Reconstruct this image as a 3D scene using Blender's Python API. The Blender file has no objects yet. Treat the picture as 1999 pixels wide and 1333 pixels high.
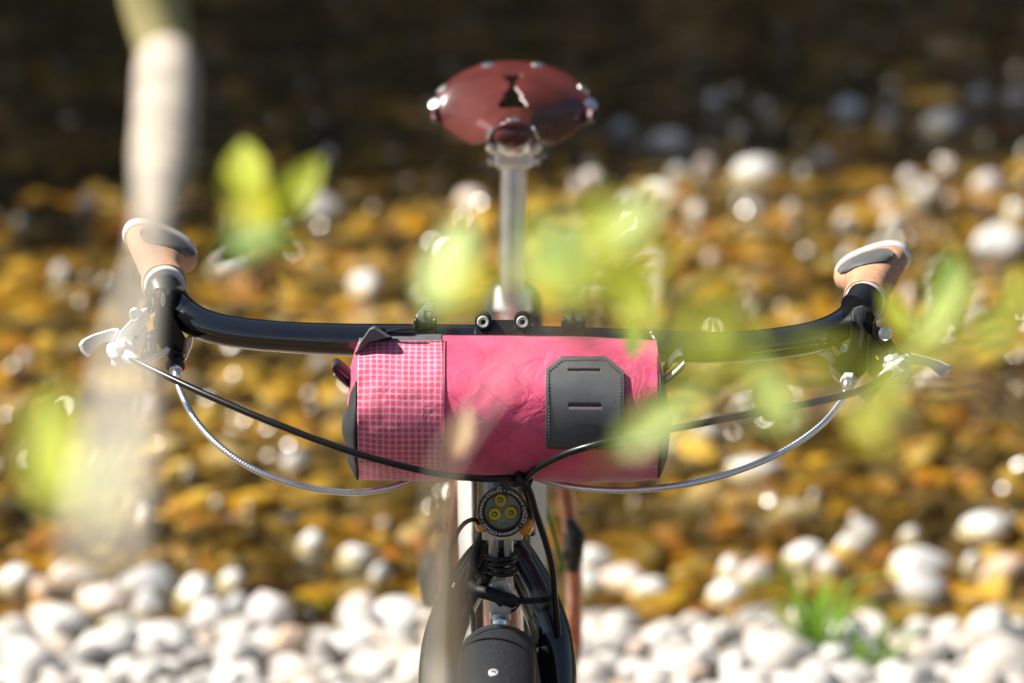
import bpy, bmesh, math, random
import numpy as np
from mathutils import Vector, Matrix, Quaternion, noise

random.seed(7)
RNG = np.random.default_rng(11)
SC = bpy.context.scene
COL = SC.collection
PI = math.pi

# ------------------------------------------------------------------ camera, sky, sun, exposure
TH = math.radians(17.0)          # camera looks down 17 degrees
D0 = 4.5                         # metres to the handlebar (focus)
FPX = 9900.0                     # focal length in photo pixels (photo is 1999 px wide)
FWD = Vector((0, math.cos(TH), -math.sin(TH)))
UPV = Vector((0, math.sin(TH), math.cos(TH)))
TGT = Vector((0, 0, 0.98))
CAM = TGT - FWD * D0
cd = bpy.data.cameras.new('camera')
cam = bpy.data.objects.new('camera', cd)
COL.objects.link(cam)
cam.location = CAM
cam.rotation_euler = (PI / 2 - TH, 0, 0)
cd.sensor_width = 36.0
cd.lens = FPX / 1999 * 36.0
cd.clip_start = 0.05
cd.clip_end = 900
cd.dof.use_dof = True
cd.dof.focus_distance = 4.47
cd.dof.aperture_fstop = 4.3
SC.camera = cam

SUN = Vector((-0.68, 0.05, 0.73)).normalized()
w = bpy.data.worlds.new('World')
SC.world = w
w.use_nodes = True
wn = w.node_tree.nodes
sky = wn.new('ShaderNodeTexSky')
sky.sky_type = 'NISHITA'
sky.sun_disc = False
sky.sun_elevation = math.asin(SUN.z)
sky.sun_rotation = math.atan2(SUN.x, SUN.y) % (2 * PI)
w.node_tree.links.new(sky.outputs[0], wn['Background'].inputs[0])
wn['Background'].inputs[1].default_value = 0.05
sl = bpy.data.lights.new('sun', 'SUN')
sl.energy = 5.0
sl.angle = math.radians(0.53)
sl.color = (1.0, 0.95, 0.86)
so = bpy.data.objects.new('sun', sl)
COL.objects.link(so)
so.location = SUN * 30
so.rotation_euler = SUN.to_track_quat('Z', 'Y').to_euler()
SC.view_settings.view_transform = 'Standard'
SC.view_settings.look = 'None'
SC.view_settings.exposure = 1.08
SC.view_settings.gamma = 1.0
SC.view_settings.use_curve_mapping = False
SC.cycles.max_bounces = 10
SC.cycles.transparent_max_bounces = 12
SC.cycles.sample_clamp_indirect = 6.0


def P(px, py, Y):
    """Point of the place seen at photo pixel (px, py) on the vertical plane at depth Y."""
    d = FWD + Vector((1, 0, 0)) * ((px - 999.5) / FPX) - UPV * ((py - 666.5) / FPX)
    return CAM + d * ((Y - CAM.y) / d.y)


def PD(px, py, dist):
    d = FWD + Vector((1, 0, 0)) * ((px - 999.5) / FPX) - UPV * ((py - 666.5) / FPX)
    return CAM + d * dist


# ------------------------------------------------------------------ helpers
def tag(o, label=None, cat=None, group=None, kind=None):
    if label: o['label'] = label
    if cat: o['category'] = cat
    if group: o['group'] = group
    if kind: o['kind'] = kind
    return o


def empty(name, loc, label, cat, group=None):
    o = bpy.data.objects.new(name, None)
    o.empty_display_size = 0.1
    COL.objects.link(o)
    o.location = loc
    return tag(o, label, cat, group)


def root_inv(o):
    m = Matrix.Identity(4)
    if o is not None and o.parent is None and o.type == 'EMPTY':
        m = Matrix.Translation(-Vector(o.location))
    return m


def adopt(o, parent):
    o.parent = parent
    o.matrix_parent_inverse = root_inv(parent)


def catmull(pts, n=10):
    pts = [Vector(p) for p in pts]
    out = []
    m = len(pts)
    for i in range(m - 1):
        p0 = pts[i - 1] if i > 0 else pts[i] * 2 - pts[i + 1]
        p1, p2 = pts[i], pts[i + 1]
        p3 = pts[i + 2] if i + 2 < m else pts[i + 1] * 2 - pts[i]
        for k in range(n):
            t = k / n
            out.append(0.5 * ((2 * p1) + (p2 - p0) * t + (2 * p0 - 5 * p1 + 4 * p2 - p3) * t * t + (3 * p1 - p0 - 3 * p2 + p3) * t ** 3))
    out.append(pts[-1])
    return out


def lerp_list(vals, t):
    x = t * (len(vals) - 1)
    i = min(int(x), len(vals) - 2)
    return vals[i] + (vals[i + 1] - vals[i]) * (x - i)


class MB:
    def __init__(s):
        s.v, s.f, s.uv = [], [], None

    def add(s, vs, fs):
        b = len(s.v)
        s.v += [tuple(x) for x in vs]
        s.f += [tuple(b + i for i in f) for f in fs]
        return s

    def tube(s, path, r, n=14, caps=True, flat=1.0):
        path = [Vector(p) for p in path]
        m = len(path)
        rs = r if isinstance(r, (list, tuple)) else [r, r]
        t0 = (path[1] - path[0]).normalized()
        ref = Vector((0, 0, 1)) if abs(t0.z) < 0.9 else Vector((0, 1, 0))
        nx = t0.cross(ref).normalized()
        vs, fs = [], []
        for i in range(m):
            t = (path[min(i + 1, m - 1)] - path[max(i - 1, 0)]).normalized()
            nx = (nx - t * nx.dot(t)).normalized()
            ny = t.cross(nx)
            rr = rs[i] if len(rs) == m else lerp_list(rs, i / (m - 1))
            for k in range(n):
                a = 2 * PI * k / n
                vs.append(path[i] + nx * (math.cos(a) * rr) + ny * (math.sin(a) * rr * flat))
        for i in range(m - 1):
            for k in range(n):
                k2 = (k + 1) % n
                fs.append((i * n + k, i * n + k2, (i + 1) * n + k2, (i + 1) * n + k))
        if caps:
            fs.append(tuple(range(n))[::-1])
            fs.append(tuple((m - 1) * n + k for k in range(n)))
        return s.add(vs, fs)

    def lathe(s, prof, origin, axis, n=32, cap0=True, cap1=True):
        """prof: list of (offset along axis, radius)."""
        axis = Vector(axis).normalized()
        ref = Vector((0, 0, 1)) if abs(axis.z) < 0.9 else Vector((0, 1, 0))
        nx = axis.cross(ref).normalized(); ny = axis.cross(nx)
        vs, fs = [], []
        for (h, r) in prof:
            for k in range(n):
                a = 2 * PI * k / n
                vs.append(Vector(origin) + axis * h + nx * (math.cos(a) * r) + ny * (math.sin(a) * r))
        for i in range(len(prof) - 1):
            for k in range(n):
                k2 = (k + 1) % n
                fs.append((i * n + k, i * n + k2, (i + 1) * n + k2, (i + 1) * n + k))
        if cap0: fs.append(tuple(range(n))[::-1])
        if cap1: fs.append(tuple((len(prof) - 1) * n + k for k in range(n)))
        return s.add(vs, fs)

    def box(s, c, sx, sy, sz, rot=None):
        vs = []
        for z in (-1, 1):
            for y in (-1, 1):
                for x in (-1, 1):
                    p = Vector((x * sx / 2, y * sy / 2, z * sz / 2))
                    if rot is not None: p = rot @ p
                    vs.append(Vector(c) + p)
        return s.add(vs, [(0, 2, 3, 1), (4, 5, 7, 6), (0, 1, 5, 4), (2, 6, 7, 3), (0, 4, 6, 2), (1, 3, 7, 5)])

    def prism(s, outline, Y0, Y1, dome=0.0, bev=0.0):
        """Solid with the given front outline (photo pixels), from depth Y0 (near) to Y1, edges rounded."""
        n = len(outline)
        cx = sum(p[0] for p in outline) / n; cy = sum(p[1] for p in outline) / n
        rings = []
        def ring(k, Y):
            return [P(cx + (p[0] - cx) * k, cy + (p[1] - cy) * k, Y) for p in outline]
        b = 0.82
        e = (Y1 - Y0) * 0.22
        rings = [ring(b, Y0 - dome), ring(0.95, Y0 + e * 0.3), ring(1.0, Y0 + e), ring(1.0, Y1 - e), ring(0.93, Y1)]
        vs = [p for r in rings for p in r]
        fs = []
        for i in range(len(rings) - 1):
            for k in range(n):
                k2 = (k + 1) % n
                fs.append((i * n + k, (i + 1) * n + k, (i + 1) * n + k2, i * n + k2))
        fs.append(tuple(range(n)))
        fs.append(tuple((len(rings) - 1) * n + k for k in range(n))[::-1])
        return s.add(vs, fs)

    def sphere(s, c, rx, ry=None, rz=None, nu=16, nv=10, rot=None):
        ry = ry or rx; rz = rz or rx
        vs, fs = [], []
        for j in range(nv + 1):
            b = PI * j / nv
            for i in range(nu):
                a = 2 * PI * i / nu
                p = Vector((rx * math.sin(b) * math.cos(a), ry * math.sin(b) * math.sin(a), rz * math.cos(b)))
                if rot is not None: p = rot @ p
                vs.append(Vector(c) + p)
        for j in range(nv):
            for i in range(nu):
                i2 = (i + 1) % nu
                fs.append((j * nu + i, (j + 1) * nu + i, (j + 1) * nu + i2, j * nu + i2))
        return s.add(vs, fs)

    def grid(s, fn, nu, nv, close_u=False):
        vs, fs = [], []
        for j in range(nv):
            for i in range(nu):
                vs.append(fn(i / (nu if close_u else nu - 1), j / (nv - 1)))
        for j in range(nv - 1):
            for i in range(nu if close_u else nu - 1):
                i2 = (i + 1) % nu
                fs.append((j * nu + i, j * nu + i2, (j + 1) * nu + i2, (j + 1) * nu + i))
        return s.add(vs, fs)

    def build(s, name, mat, parent=None, smooth=True, angle=40, bevel=0, solid=0, label=None, offset=0.0):
        me = bpy.data.meshes.new(name)
        me.from_pydata(s.v, [], s.f)
        bm = bmesh.new(); bm.from_mesh(me)
        bmesh.ops.remove_doubles(bm, verts=bm.verts, dist=1e-6)
        bmesh.ops.recalc_face_normals(bm, faces=bm.faces)
        bm.to_mesh(me); bm.free()
        o = bpy.data.objects.new(name, me)
        COL.objects.link(o)
        me.materials.append(mat)
        if solid:
            md = o.modifiers.new('solid', 'SOLIDIFY'); md.thickness = solid; md.offset = offset
        if bevel:
            md = o.modifiers.new('bevel', 'BEVEL'); md.width = bevel; md.segments = 2; md.limit_method = 'ANGLE'
        if smooth:
            me.shade_smooth()
            try:
                me.set_sharp_from_angle(angle=math.radians(angle))
            except Exception:
                pass
        if parent is not None:
            adopt(o, parent)
        if label: o['label'] = label
        return o


# ------------------------------------------------------------------ materials
def new_mat(name):
    m = bpy.data.materials.new(name)
    m.use_nodes = True
    return m, m.node_tree, m.node_tree.nodes['Principled BSDF']


def N(nt, t, **kw):
    n = nt.nodes.new(t)
    for k, v in kw.items():
        setattr(n, k, v)
    return n


def ramp(nt, stops, interp='LINEAR'):
    r = N(nt, 'ShaderNodeValToRGB')
    r.color_ramp.interpolation = interp
    e = r.color_ramp.elements
    while len(e) < len(stops): e.new(0.5)
    for i, (p, c) in enumerate(stops):
        e[i].position = p
        e[i].color = (*c, 1)
    return r


def mat(name, col, rough=0.5, metal=0.0, var=0.12, scale=60, bump=0.0, bscale=400, coat=0.0, spec=0.5, rvar=0.0):
    m, nt, b = new_mat(name)
    tc = N(nt, 'ShaderNodeTexCoord')
    nz = N(nt, 'ShaderNodeTexNoise')
    nz.inputs['Scale'].default_value = scale
    nz.inputs['Detail'].default_value = 4
    nt.links.new(tc.outputs['Object'], nz.inputs['Vector'])
    r = ramp(nt, [(0.3, tuple(c * (1 - var) for c in col)), (0.7, tuple(min(1, c * (1 + var)) for c in col))])
    nt.links.new(nz.outputs['Fac'], r.inputs[0])
    nt.links.new(r.outputs[0], b.inputs['Base Color'])
    b.inputs['Roughness'].default_value = rough
    b.inputs['Metallic'].default_value = metal
    b.inputs['Specular IOR Level'].default_value = spec
    if coat:
        b.inputs['Coat Weight'].default_value = coat
        b.inputs['Coat Roughness'].default_value = 0.06
    if rvar:
        mr = N(nt, 'ShaderNodeMapRange')
        mr.inputs['To Min'].default_value = max(0.02, rough - rvar); mr.inputs['To Max'].default_value = rough + rvar
        nt.links.new(nz.outputs['Fac'], mr.inputs['Value'])
        nt.links.new(mr.outputs[0], b.inputs['Roughness'])
    if bump:
        n2 = N(nt, 'ShaderNodeTexNoise')
        n2.inputs['Scale'].default_value = bscale
        n2.inputs['Detail'].default_value = 3
        nt.links.new(tc.outputs['Object'], n2.inputs['Vector'])
        bp = N(nt, 'ShaderNodeBump')
        bp.inputs['Strength'].default_value = bump
        bp.inputs['Distance'].default_value = 0.001
        nt.links.new(n2.outputs['Fac'], bp.inputs['Height'])
        nt.links.new(bp.outputs[0], b.inputs['Normal'])
    return m


M = {}
M['black_paint'] = mat('black_paint', (0.006, 0.007, 0.009), 0.17, 0, 0.2, coat=1.0, spec=0.8, bump=0.03, bscale=900)
M['black_plastic'] = mat('black_plastic', (0.010, 0.010, 0.011), 0.36, 0, 0.25, bump=0.1, spec=0.35)
M['black_rubber'] = mat('black_rubber', (0.010, 0.010, 0.010), 0.5, 0, 0.25, bump=0.15, spec=0.3)
M['grey_rubber'] = mat('grey_rubber', (0.075, 0.08, 0.08), 0.5, 0, 0.2, bump=0.1)
M['cable'] = mat('cable_black', (0.007, 0.007, 0.008), 0.3, 0, 0.2, spec=0.35)
M['silver'] = mat('silver_metal', (0.86, 0.86, 0.85), 0.40, 0.5, 0.06, rvar=0.08)
M['alloy'] = mat('cast_alloy', (0.70, 0.71, 0.72), 0.42, 0.45, 0.12, rvar=0.1)
M['chrome'] = mat('polished_steel', (0.85, 0.85, 0.84), 0.30, 1, 0.06, rvar=0.06)
M['brushed'] = mat('brushed_steel', (0.74, 0.70, 0.62), 0.34, 0.55, 0.15, rvar=0.1)
M['cork'] = mat('tan_leather', (0.47, 0.25, 0.14), 0.72, 0, 0.22, scale=180, bump=0.45, bscale=1400)
M['fork_paint'] = mat('fork_black', (0.010, 0.012, 0.010), 0.15, 0, 0.25, coat=0.6, scale=25, bump=0.04, bscale=600)
M['copper'] = mat('copper_paint', (0.38, 0.11, 0.035), 0.22, 0.35, 0.2, coat=0.6)
M['tyre'] = mat('tyre_rubber', (0.025, 0.024, 0.023), 0.7, 0, 0.3, bump=0.4)
M['tan_wall'] = mat('tan_sidewall', (0.30, 0.17, 0.08), 0.6)
M['amber'] = mat('amber_lens', (0.75, 0.30, 0.02), 0.12, 0, 0.1, coat=0.5)
M['bag_black'] = mat('black_nylon', (0.022, 0.022, 0.026), 0.62, 0, 0.3, bump=0.5, bscale=900)
M['bag_grey'] = mat('grey_nylon', (0.10, 0.10, 0.11), 0.6, 0, 0.2, bump=0.4, bscale=1200)
M['frame_bag_white'] = mat('pale_canvas', (0.55, 0.54, 0.51), 0.65, 0, 0.12, bump=0.3)
M['frame_bag_dark'] = mat('dark_webbing', (0.045, 0.04, 0.038), 0.7, 0, 0.3, bump=0.4)
M['green_cord'] = mat('green_cord', (0.22, 0.33, 0.05), 0.6)
M['thread_black'] = mat('black_thread', (0.012, 0.011, 0.010), 0.6)
M['thread_red'] = mat('dark_red_thread', (0.16, 0.02, 0.045), 0.6)
M['white_print'] = mat('white_print', (0.78, 0.75, 0.68), 0.5, 0, 0.04)
M['red_print'] = mat('red_indicator', (0.75, 0.08, 0.03), 0.4)
M['bezel'] = mat('bezel_anodised', (0.025, 0.019, 0.017), 0.32, 0.2, 0.2)
M['led_yellow'] = mat('led_phosphor', (0.95, 0.72, 0.05), 0.4)
M['lens_grey'] = mat('reflector_grey', (0.26, 0.24, 0.17), 0.35, 0.4, 0.15)
M['white_web'] = mat('white_webbing', (0.6, 0.59, 0.56), 0.6)


def leather_mat():
    m, nt, b = new_mat('saddle_leather')
    tc = N(nt, 'ShaderNodeTexCoord')
    nz = N(nt, 'ShaderNodeTexNoise'); nz.inputs['Scale'].default_value = 22; nz.inputs['Detail'].default_value = 5
    nt.links.new(tc.outputs['Object'], nz.inputs['Vector'])
    r = ramp(nt, [(0.3, (0.065, 0.013, 0.012)), (0.7, (0.115, 0.025, 0.021))])
    nt.links.new(nz.outputs['Fac'], r.inputs[0])
    nt.links.new(r.outputs[0], b.inputs['Base Color'])
    b.inputs['Roughness'].default_value = 0.34
    b.inputs['Coat Weight'].default_value = 0.25
    b.inputs['Coat Roughness'].default_value = 0.2
    return m
M['saddle'] = leather_mat()


def fender_mat():
    m, nt, b = new_mat('fender_flake')
    tc = N(nt, 'ShaderNodeTexCoord')
    v = N(nt, 'ShaderNodeTexVoronoi'); v.inputs['Scale'].default_value = 800
    nt.links.new(tc.outputs['Object'], v.inputs['Vector'])
    r = ramp(nt, [(0.0, (0.55, 0.55, 0.55)), (0.10, (0.03, 0.032, 0.036))], 'CONSTANT')
    sep = N(nt, 'ShaderNodeSeparateColor')
    nt.links.new(v.outputs['Color'], sep.inputs[0])
    gt = N(nt, 'ShaderNodeMath', operation='GREATER_THAN'); gt.inputs[1].default_value = 0.93
    nt.links.new(sep.outputs[0], gt.inputs[0])
    lt = N(nt, 'ShaderNodeMath', operation='LESS_THAN'); lt.inputs[1].default_value = 0.22
    nt.links.new(v.outputs['Distance'], lt.inputs[0])
    mu = N(nt, 'ShaderNodeMath', operation='MULTIPLY')
    nt.links.new(gt.outputs[0], mu.inputs[0]); nt.links.new(lt.outputs[0], mu.inputs[1])
    mx = N(nt, 'ShaderNodeMix', data_type='RGBA')
    mx.inputs['A'].default_value = (0.020, 0.022, 0.026, 1)
    mx.inputs['B'].default_value = (0.3, 0.3, 0.3, 1)
    nt.links.new(mu.outputs[0], mx.inputs['Factor'])
    nt.links.new(mx.outputs['Result'], b.inputs['Base Color'])
    b.inputs['Roughness'].default_value = 0.42
    return m
M['fender'] = fender_mat()


def bag_mat(name, grid):
    m, nt, b = new_mat(name)
    uv = N(nt, 'ShaderNodeUVMap')
    sp = N(nt, 'ShaderNodeSeparateXYZ')
    nt.links.new(uv.outputs[0], sp.inputs[0])
    tc = N(nt, 'ShaderNodeTexCoord')

    def math_(op, a, bb=None, c=None):
        n = N(nt, 'ShaderNodeMath', operation=op)
        for i, x in enumerate((a, bb, c)):
            if x is None: continue
            if isinstance(x, (int, float)): n.inputs[i].default_value = x
            else: nt.links.new(x, n.inputs[i])
        return n.outputs[0]

    wob = N(nt, 'ShaderNodeTexNoise'); wob.inputs['Scale'].default_value = 26; wob.inputs['Detail'].default_value = 1
    nt.links.new(uv.outputs[0], wob.inputs['Vector'])
    wv = math_('MULTIPLY', math_('SUBTRACT', wob.outputs['Fac'], 0.5), 0.0025)
    U = math_('ADD', sp.outputs['X'], wv)
    V = math_('ADD', sp.outputs['Y'], wv)
    base = ramp(nt, [(0.35, (0.58, 0.024, 0.105)), (0.65, (0.72, 0.046, 0.155))])
    nzc = N(nt, 'ShaderNodeTexNoise'); nzc.inputs['Scale'].default_value = 30; nzc.inputs['Detail'].default_value = 3
    nt.links.new(uv.outputs[0], nzc.inputs['Vector'])
    nt.links.new(nzc.outputs['Fac'], base.inputs[0])
    mx = N(nt, 'ShaderNodeMix', data_type='RGBA')
    nt.links.new(base.outputs[0], mx.inputs['A'])
    bumpsrc = None
    if grid:
        per = 0.0056
        def lines(c, off):
            fr = math_('FRACT', math_('DIVIDE', math_('ADD', c, off), per))
            return math_('LESS_THAN', fr, 0.048)
        l = math_('MAXIMUM', math_('MAXIMUM', lines(U, 0), lines(U, 0.00105)), math_('MAXIMUM', lines(V, 0), lines(V, 0.00105)))
        nt.links.new(math_('MULTIPLY', l, 0.92), mx.inputs['Factor'])
        mx.inputs['B'].default_value = (0.85, 0.76, 0.77, 1)
        bumpsrc = l
        bd = 0.00015
    else:
        per = 0.036
        a1 = math_('ADD', math_('MULTIPLY', U, 1.0), math_('MULTIPLY', V, 1.25))
        a2 = math_('SUBTRACT', math_('MULTIPLY', U, 1.0), math_('MULTIPLY', V, 1.25))
        def ln(a):
            fr = math_('FRACT', math_('DIVIDE', a, per))
            return math_('LESS_THAN', fr, 0.030)
        l = math_('MAXIMUM', ln(a1), ln(a2))
        nt.links.new(math_('MULTIPLY', l, 0.75), mx.inputs['Factor'])
        mx.inputs['B'].default_value = (0.26, 0.012, 0.07, 1)
        bumpsrc = l
        bd = 0.0008
    nt.links.new(mx.outputs['Result'], b.inputs['Base Color'])
    b.inputs['Roughness'].default_value = 0.60
    b.inputs['Specular IOR Level'].default_value = 1.0
    b.inputs['Sheen Weight'].default_value = 0.6
    b.inputs['Sheen Roughness'].default_value = 0.45
    b.inputs['Sheen Tint'].default_value = (1.0, 0.75, 0.82, 1)
    # woven grain, small wrinkles, ridge lines
    w1 = N(nt, 'ShaderNodeTexNoise'); w1.inputs['Scale'].default_value = 27; w1.inputs['Detail'].default_value = 5; w1.inputs['Distortion'].default_value = 0.8
    nt.links.new(uv.outputs[0], w1.inputs['Vector'])
    b1 = N(nt, 'ShaderNodeBump'); b1.inputs['Strength'].default_value = 0.6; b1.inputs['Distance'].default_value = 0.006
    nt.links.new(w1.outputs['Fac'], b1.inputs['Height'])
    w2 = N(nt, 'ShaderNodeTexNoise'); w2.inputs['Scale'].default_value = 900; w2.inputs['Detail'].default_value = 1
    nt.links.new(uv.outputs[0], w2.inputs['Vector'])
    b2 = N(nt, 'ShaderNodeBump'); b2.inputs['Strength'].default_value = 0.35; b2.inputs['Distance'].default_value = 0.0004
    nt.links.new(w2.outputs['Fac'], b2.inputs['Height'])
    nt.links.new(b1.outputs[0], b2.inputs['Normal'])
    b3 = N(nt, 'ShaderNodeBump'); b3.inputs['Strength'].default_value = 0.5; b3.inputs['Distance'].default_value = bd
    nt.links.new(bumpsrc, b3.inputs['Height'])
    nt.links.new(b2.outputs[0], b3.inputs['Normal'])
    nt.links.new(b3.outputs[0], b.inputs['Normal'])
    return m
M['bag_grid'] = bag_mat('pink_ripstop', True)
M['bag_pink'] = bag_mat('pink_sailcloth', False)


def stone_mat(name, stops, island, rough=0.8, wet=False, bumpy=0.35):
    m, nt, b = new_mat(name)
    if island:
        g = N(nt, 'ShaderNodeNewGeometry'); rnd = g.outputs['Random Per Island']
    else:
        g = N(nt, 'ShaderNodeObjectInfo'); rnd = g.outputs['Random']
    r = ramp(nt, stops)
    nt.links.new(rnd, r.inputs[0])
    tc = N(nt, 'ShaderNodeTexCoord')
    nz = N(nt, 'ShaderNodeTexNoise'); nz.inputs['Scale'].default_value = 38 if island else 2.2
    nz.inputs['Detail'].default_value = 6; nz.inputs['Roughness'].default_value = 0.65
    nt.links.new(tc.outputs['Object'], nz.inputs['Vector'])
    sh = ramp(nt, [(0.25, (0.62, 0.60, 0.57)), (0.75, (1.12, 1.1, 1.07))])
    nt.links.new(nz.outputs['Fac'], sh.inputs[0])
    mx = N(nt, 'ShaderNodeMix', data_type='RGBA', blend_type='MULTIPLY')
    mx.inputs['Factor'].default_value = 1.0
    nt.links.new(r.outputs[0], mx.inputs['A']); nt.links.new(sh.outputs[0], mx.inputs['B'])
    col_out = mx.outputs['Result']
    if wet:
        # long dark drifts standing in for ripple shade, painted into the stone colour
        gp = N(nt, 'ShaderNodeNewGeometry')
        mpp = N(nt, 'ShaderNodeMapping'); mpp.inputs['Scale'].default_value = (1.6, 3.0, 1.0)
        nt.links.new(gp.outputs['Position'], mpp.inputs['Vector'])
        streak = N(nt, 'ShaderNodeTexNoise'); streak.inputs['Scale'].default_value = 2.6; streak.inputs['Detail'].default_value = 5
        nt.links.new(mpp.outputs[0], streak.inputs['Vector'])
        streak_r = ramp(nt, [(0.47, (0, 0, 0)), (0.56, (0.9, 0.9, 0.9))])
        nt.links.new(streak.outputs['Fac'], streak_r.inputs[0])
        mx2 = N(nt, 'ShaderNodeMix', data_type='RGBA')
        mx2.inputs['B'].default_value = (0.045, 0.032, 0.010, 1)
        nt.links.new(streak_r.outputs[0], mx2.inputs['Factor'])
        nt.links.new(col_out, mx2.inputs['A'])
        col_out = mx2.outputs['Result']
    nt.links.new(col_out, b.inputs['Base Color'])
    b.inputs['Roughness'].default_value = rough
    if wet:
        b.inputs['Specular IOR Level'].default_value = 0.15
    n2 = N(nt, 'ShaderNodeTexNoise'); n2.inputs['Scale'].default_value = 160 if island else 9; n2.inputs['Detail'].default_value = 5
    nt.links.new(tc.outputs['Object'], n2.inputs['Vector'])
    bp = N(nt, 'ShaderNodeBump'); bp.inputs['Strength'].default_value = bumpy; bp.inputs['Distance'].default_value = 0.004
    nt.links.new(n2.outputs['Fac'], bp.inputs['Height'])
    if bumpy: nt.links.new(bp.outputs[0], b.inputs['Normal'])
    return m

DRY = [(0.0, (0.58, 0.56, 0.54)), (0.18, (0.66, 0.65, 0.63)), (0.30, (0.44, 0.42, 0.40)), (0.42, (0.62, 0.61, 0.59)), (0.52, (0.52, 0.47, 0.43)),
       (0.62, (0.64, 0.63, 0.61)), (0.72, (0.52, 0.40, 0.31)), (0.79, (0.60, 0.57, 0.54)), (0.88, (0.26, 0.255, 0.25)), (0.94, (0.55, 0.52, 0.50)), (1.0, (0.36, 0.33, 0.30))]
GRIT = [(0.0, (0.30, 0.28, 0.25)), (0.3, (0.46, 0.44, 0.42)), (0.55, (0.20, 0.18, 0.15)), (0.75, (0.52, 0.49, 0.46)), (1.0, (0.34, 0.27, 0.20))]
BED = [(0.0, (0.040, 0.027, 0.005)), (0.10, (0.48, 0.29, 0.02)), (0.17, (0.10, 0.065, 0.010)), (0.26, (0.66, 0.41, 0.04)),
       (0.34, (0.24, 0.115, 0.014)), (0.40, (0.05, 0.036, 0.010)), (0.49, (0.70, 0.53, 0.14)), (0.56, (0.09, 0.062, 0.016)), (0.64, (0.48, 0.20, 0.03)), (0.70, (0.52, 0.47, 0.36)), (0.76, (0.14, 0.11, 0.05)), (0.84, (0.60, 0.40, 0.04)), (0.90, (0.45, 0.41, 0.33)), (0.95, (0.28, 0.19, 0.03)), (1.0, (0.04, 0.030, 0.008))]
M['dry_one'] = stone_mat('dry_stone', DRY, False, 0.75)
M['dry_many'] = stone_mat('dry_stones', GRIT, True, 0.75)
M['bed_one'] = stone_mat('river_stone', BED, False, 0.5, True)
M['bed_many'] = stone_mat('river_stones', BED, True, 0.5, True)
WHITE = [(0.0, (0.70, 0.69, 0.68)), (0.5, (0.74, 0.73, 0.71)), (1.0, (0.68, 0.67, 0.66))]
M['stone_white'] = stone_mat('white_stone', WHITE, False, 0.6)
M['stone_lilac'] = stone_mat('lilac_stone', [(0, (0.60, 0.56, 0.56)), (1, (0.64, 0.60, 0.60))], False, 0.7)
M['stone_grey'] = stone_mat('grey_stone', [(0, (0.40, 0.40, 0.41)), (1, (0.46, 0.46, 0.47))], False, 0.7)
M['stone_tan'] = stone_mat('tan_stone', [(0, (0.55, 0.39, 0.28)), (1, (0.58, 0.43, 0.32))], False, 0.7)
M['stone_pink'] = stone_mat('pink_stone', [(0, (0.66, 0.56, 0.51)), (1, (0.68, 0.59, 0.54))], False, 0.7)


def ground_mat():
    m, nt, b = new_mat('silt_and_sand')
    tc = N(nt, 'ShaderNodeTexCoord')
    nz = N(nt, 'ShaderNodeTexNoise'); nz.inputs['Scale'].default_value = 9; nz.inputs['Detail'].default_value = 8
    nt.links.new(tc.outputs['Object'], nz.inputs['Vector'])
    r = ramp(nt, [(0.3, (0.030, 0.020, 0.008)), (0.55, (0.08, 0.052, 0.020)), (0.75, (0.15, 0.10, 0.045))])
    nt.links.new(nz.outputs['Fac'], r.inputs[0])
    nt.links.new(r.outputs[0], b.inputs['Base Color'])
    b.inputs['Roughness'].default_value = 0.9
    bp = N(nt, 'ShaderNodeBump'); bp.inputs['Strength'].default_value = 0.5; bp.inputs['Distance'].default_value = 0.02
    n2 = N(nt, 'ShaderNodeTexNoise'); n2.inputs['Scale'].default_value = 60; n2.inputs['Detail'].default_value = 6
    nt.links.new(tc.outputs['Object'], n2.inputs['Vector'])
    nt.links.new(n2.outputs['Fac'], bp.inputs['Height'])
    nt.links.new(bp.outputs[0], b.inputs['Normal'])
    return m
M['ground'] = ground_mat()


def water_mat():
    m, nt, b = new_mat('river_water')
    nt.nodes.remove(b)
    out = nt.nodes['Material Output']
    tc = N(nt, 'ShaderNodeTexCoord')
    mp = N(nt, 'ShaderNodeMapping'); mp.inputs['Scale'].default_value = (0.55, 1.3, 1)
    nt.links.new(tc.outputs['Object'], mp.inputs['Vector'])
    n1 = N(nt, 'ShaderNodeTexNoise'); n1.inputs['Scale'].default_value = 7; n1.inputs['Detail'].default_value = 3; n1.inputs['Distortion'].default_value = 0.6
    n2 = N(nt, 'ShaderNodeTexNoise'); n2.inputs['Scale'].default_value = 26; n2.inputs['Detail'].default_value = 2
    for n in (n1, n2): nt.links.new(mp.outputs[0], n.inputs['Vector'])
    b1 = N(nt, 'ShaderNodeBump'); b1.inputs['Strength'].default_value = 0.5; b1.inputs['Distance'].default_value = 0.03
    b2 = N(nt, 'ShaderNodeBump'); b2.inputs['Strength'].default_value = 0.5; b2.inputs['Distance'].default_value = 0.012
    nt.links.new(n1.outputs['Fac'], b1.inputs['Height']); nt.links.new(n2.outputs['Fac'], b2.inputs['Height'])
    nt.links.new(b1.outputs[0], b2.inputs['Normal'])
    fr = N(nt, 'ShaderNodeFresnel'); fr.inputs['IOR'].default_value = 1.333
    nt.links.new(b2.outputs[0], fr.inputs['Normal'])
    gl = N(nt, 'ShaderNodeBsdfGlossy'); gl.inputs['Roughness'].default_value = 0.06
    nt.links.new(b2.outputs[0], gl.inputs['Normal'])
    tr = N(nt, 'ShaderNodeBsdfTransparent'); tr.inputs['Color'].default_value = (0.98, 0.91, 0.68, 1)
    mx = N(nt, 'ShaderNodeMixShader')
    nt.links.new(fr.outputs[0], mx.inputs[0]); nt.links.new(tr.outputs[0], mx.inputs[1]); nt.links.new(gl.outputs[0], mx.inputs[2])
    nt.links.new(mx.outputs[0], out.inputs['Surface'])
    return m
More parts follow.
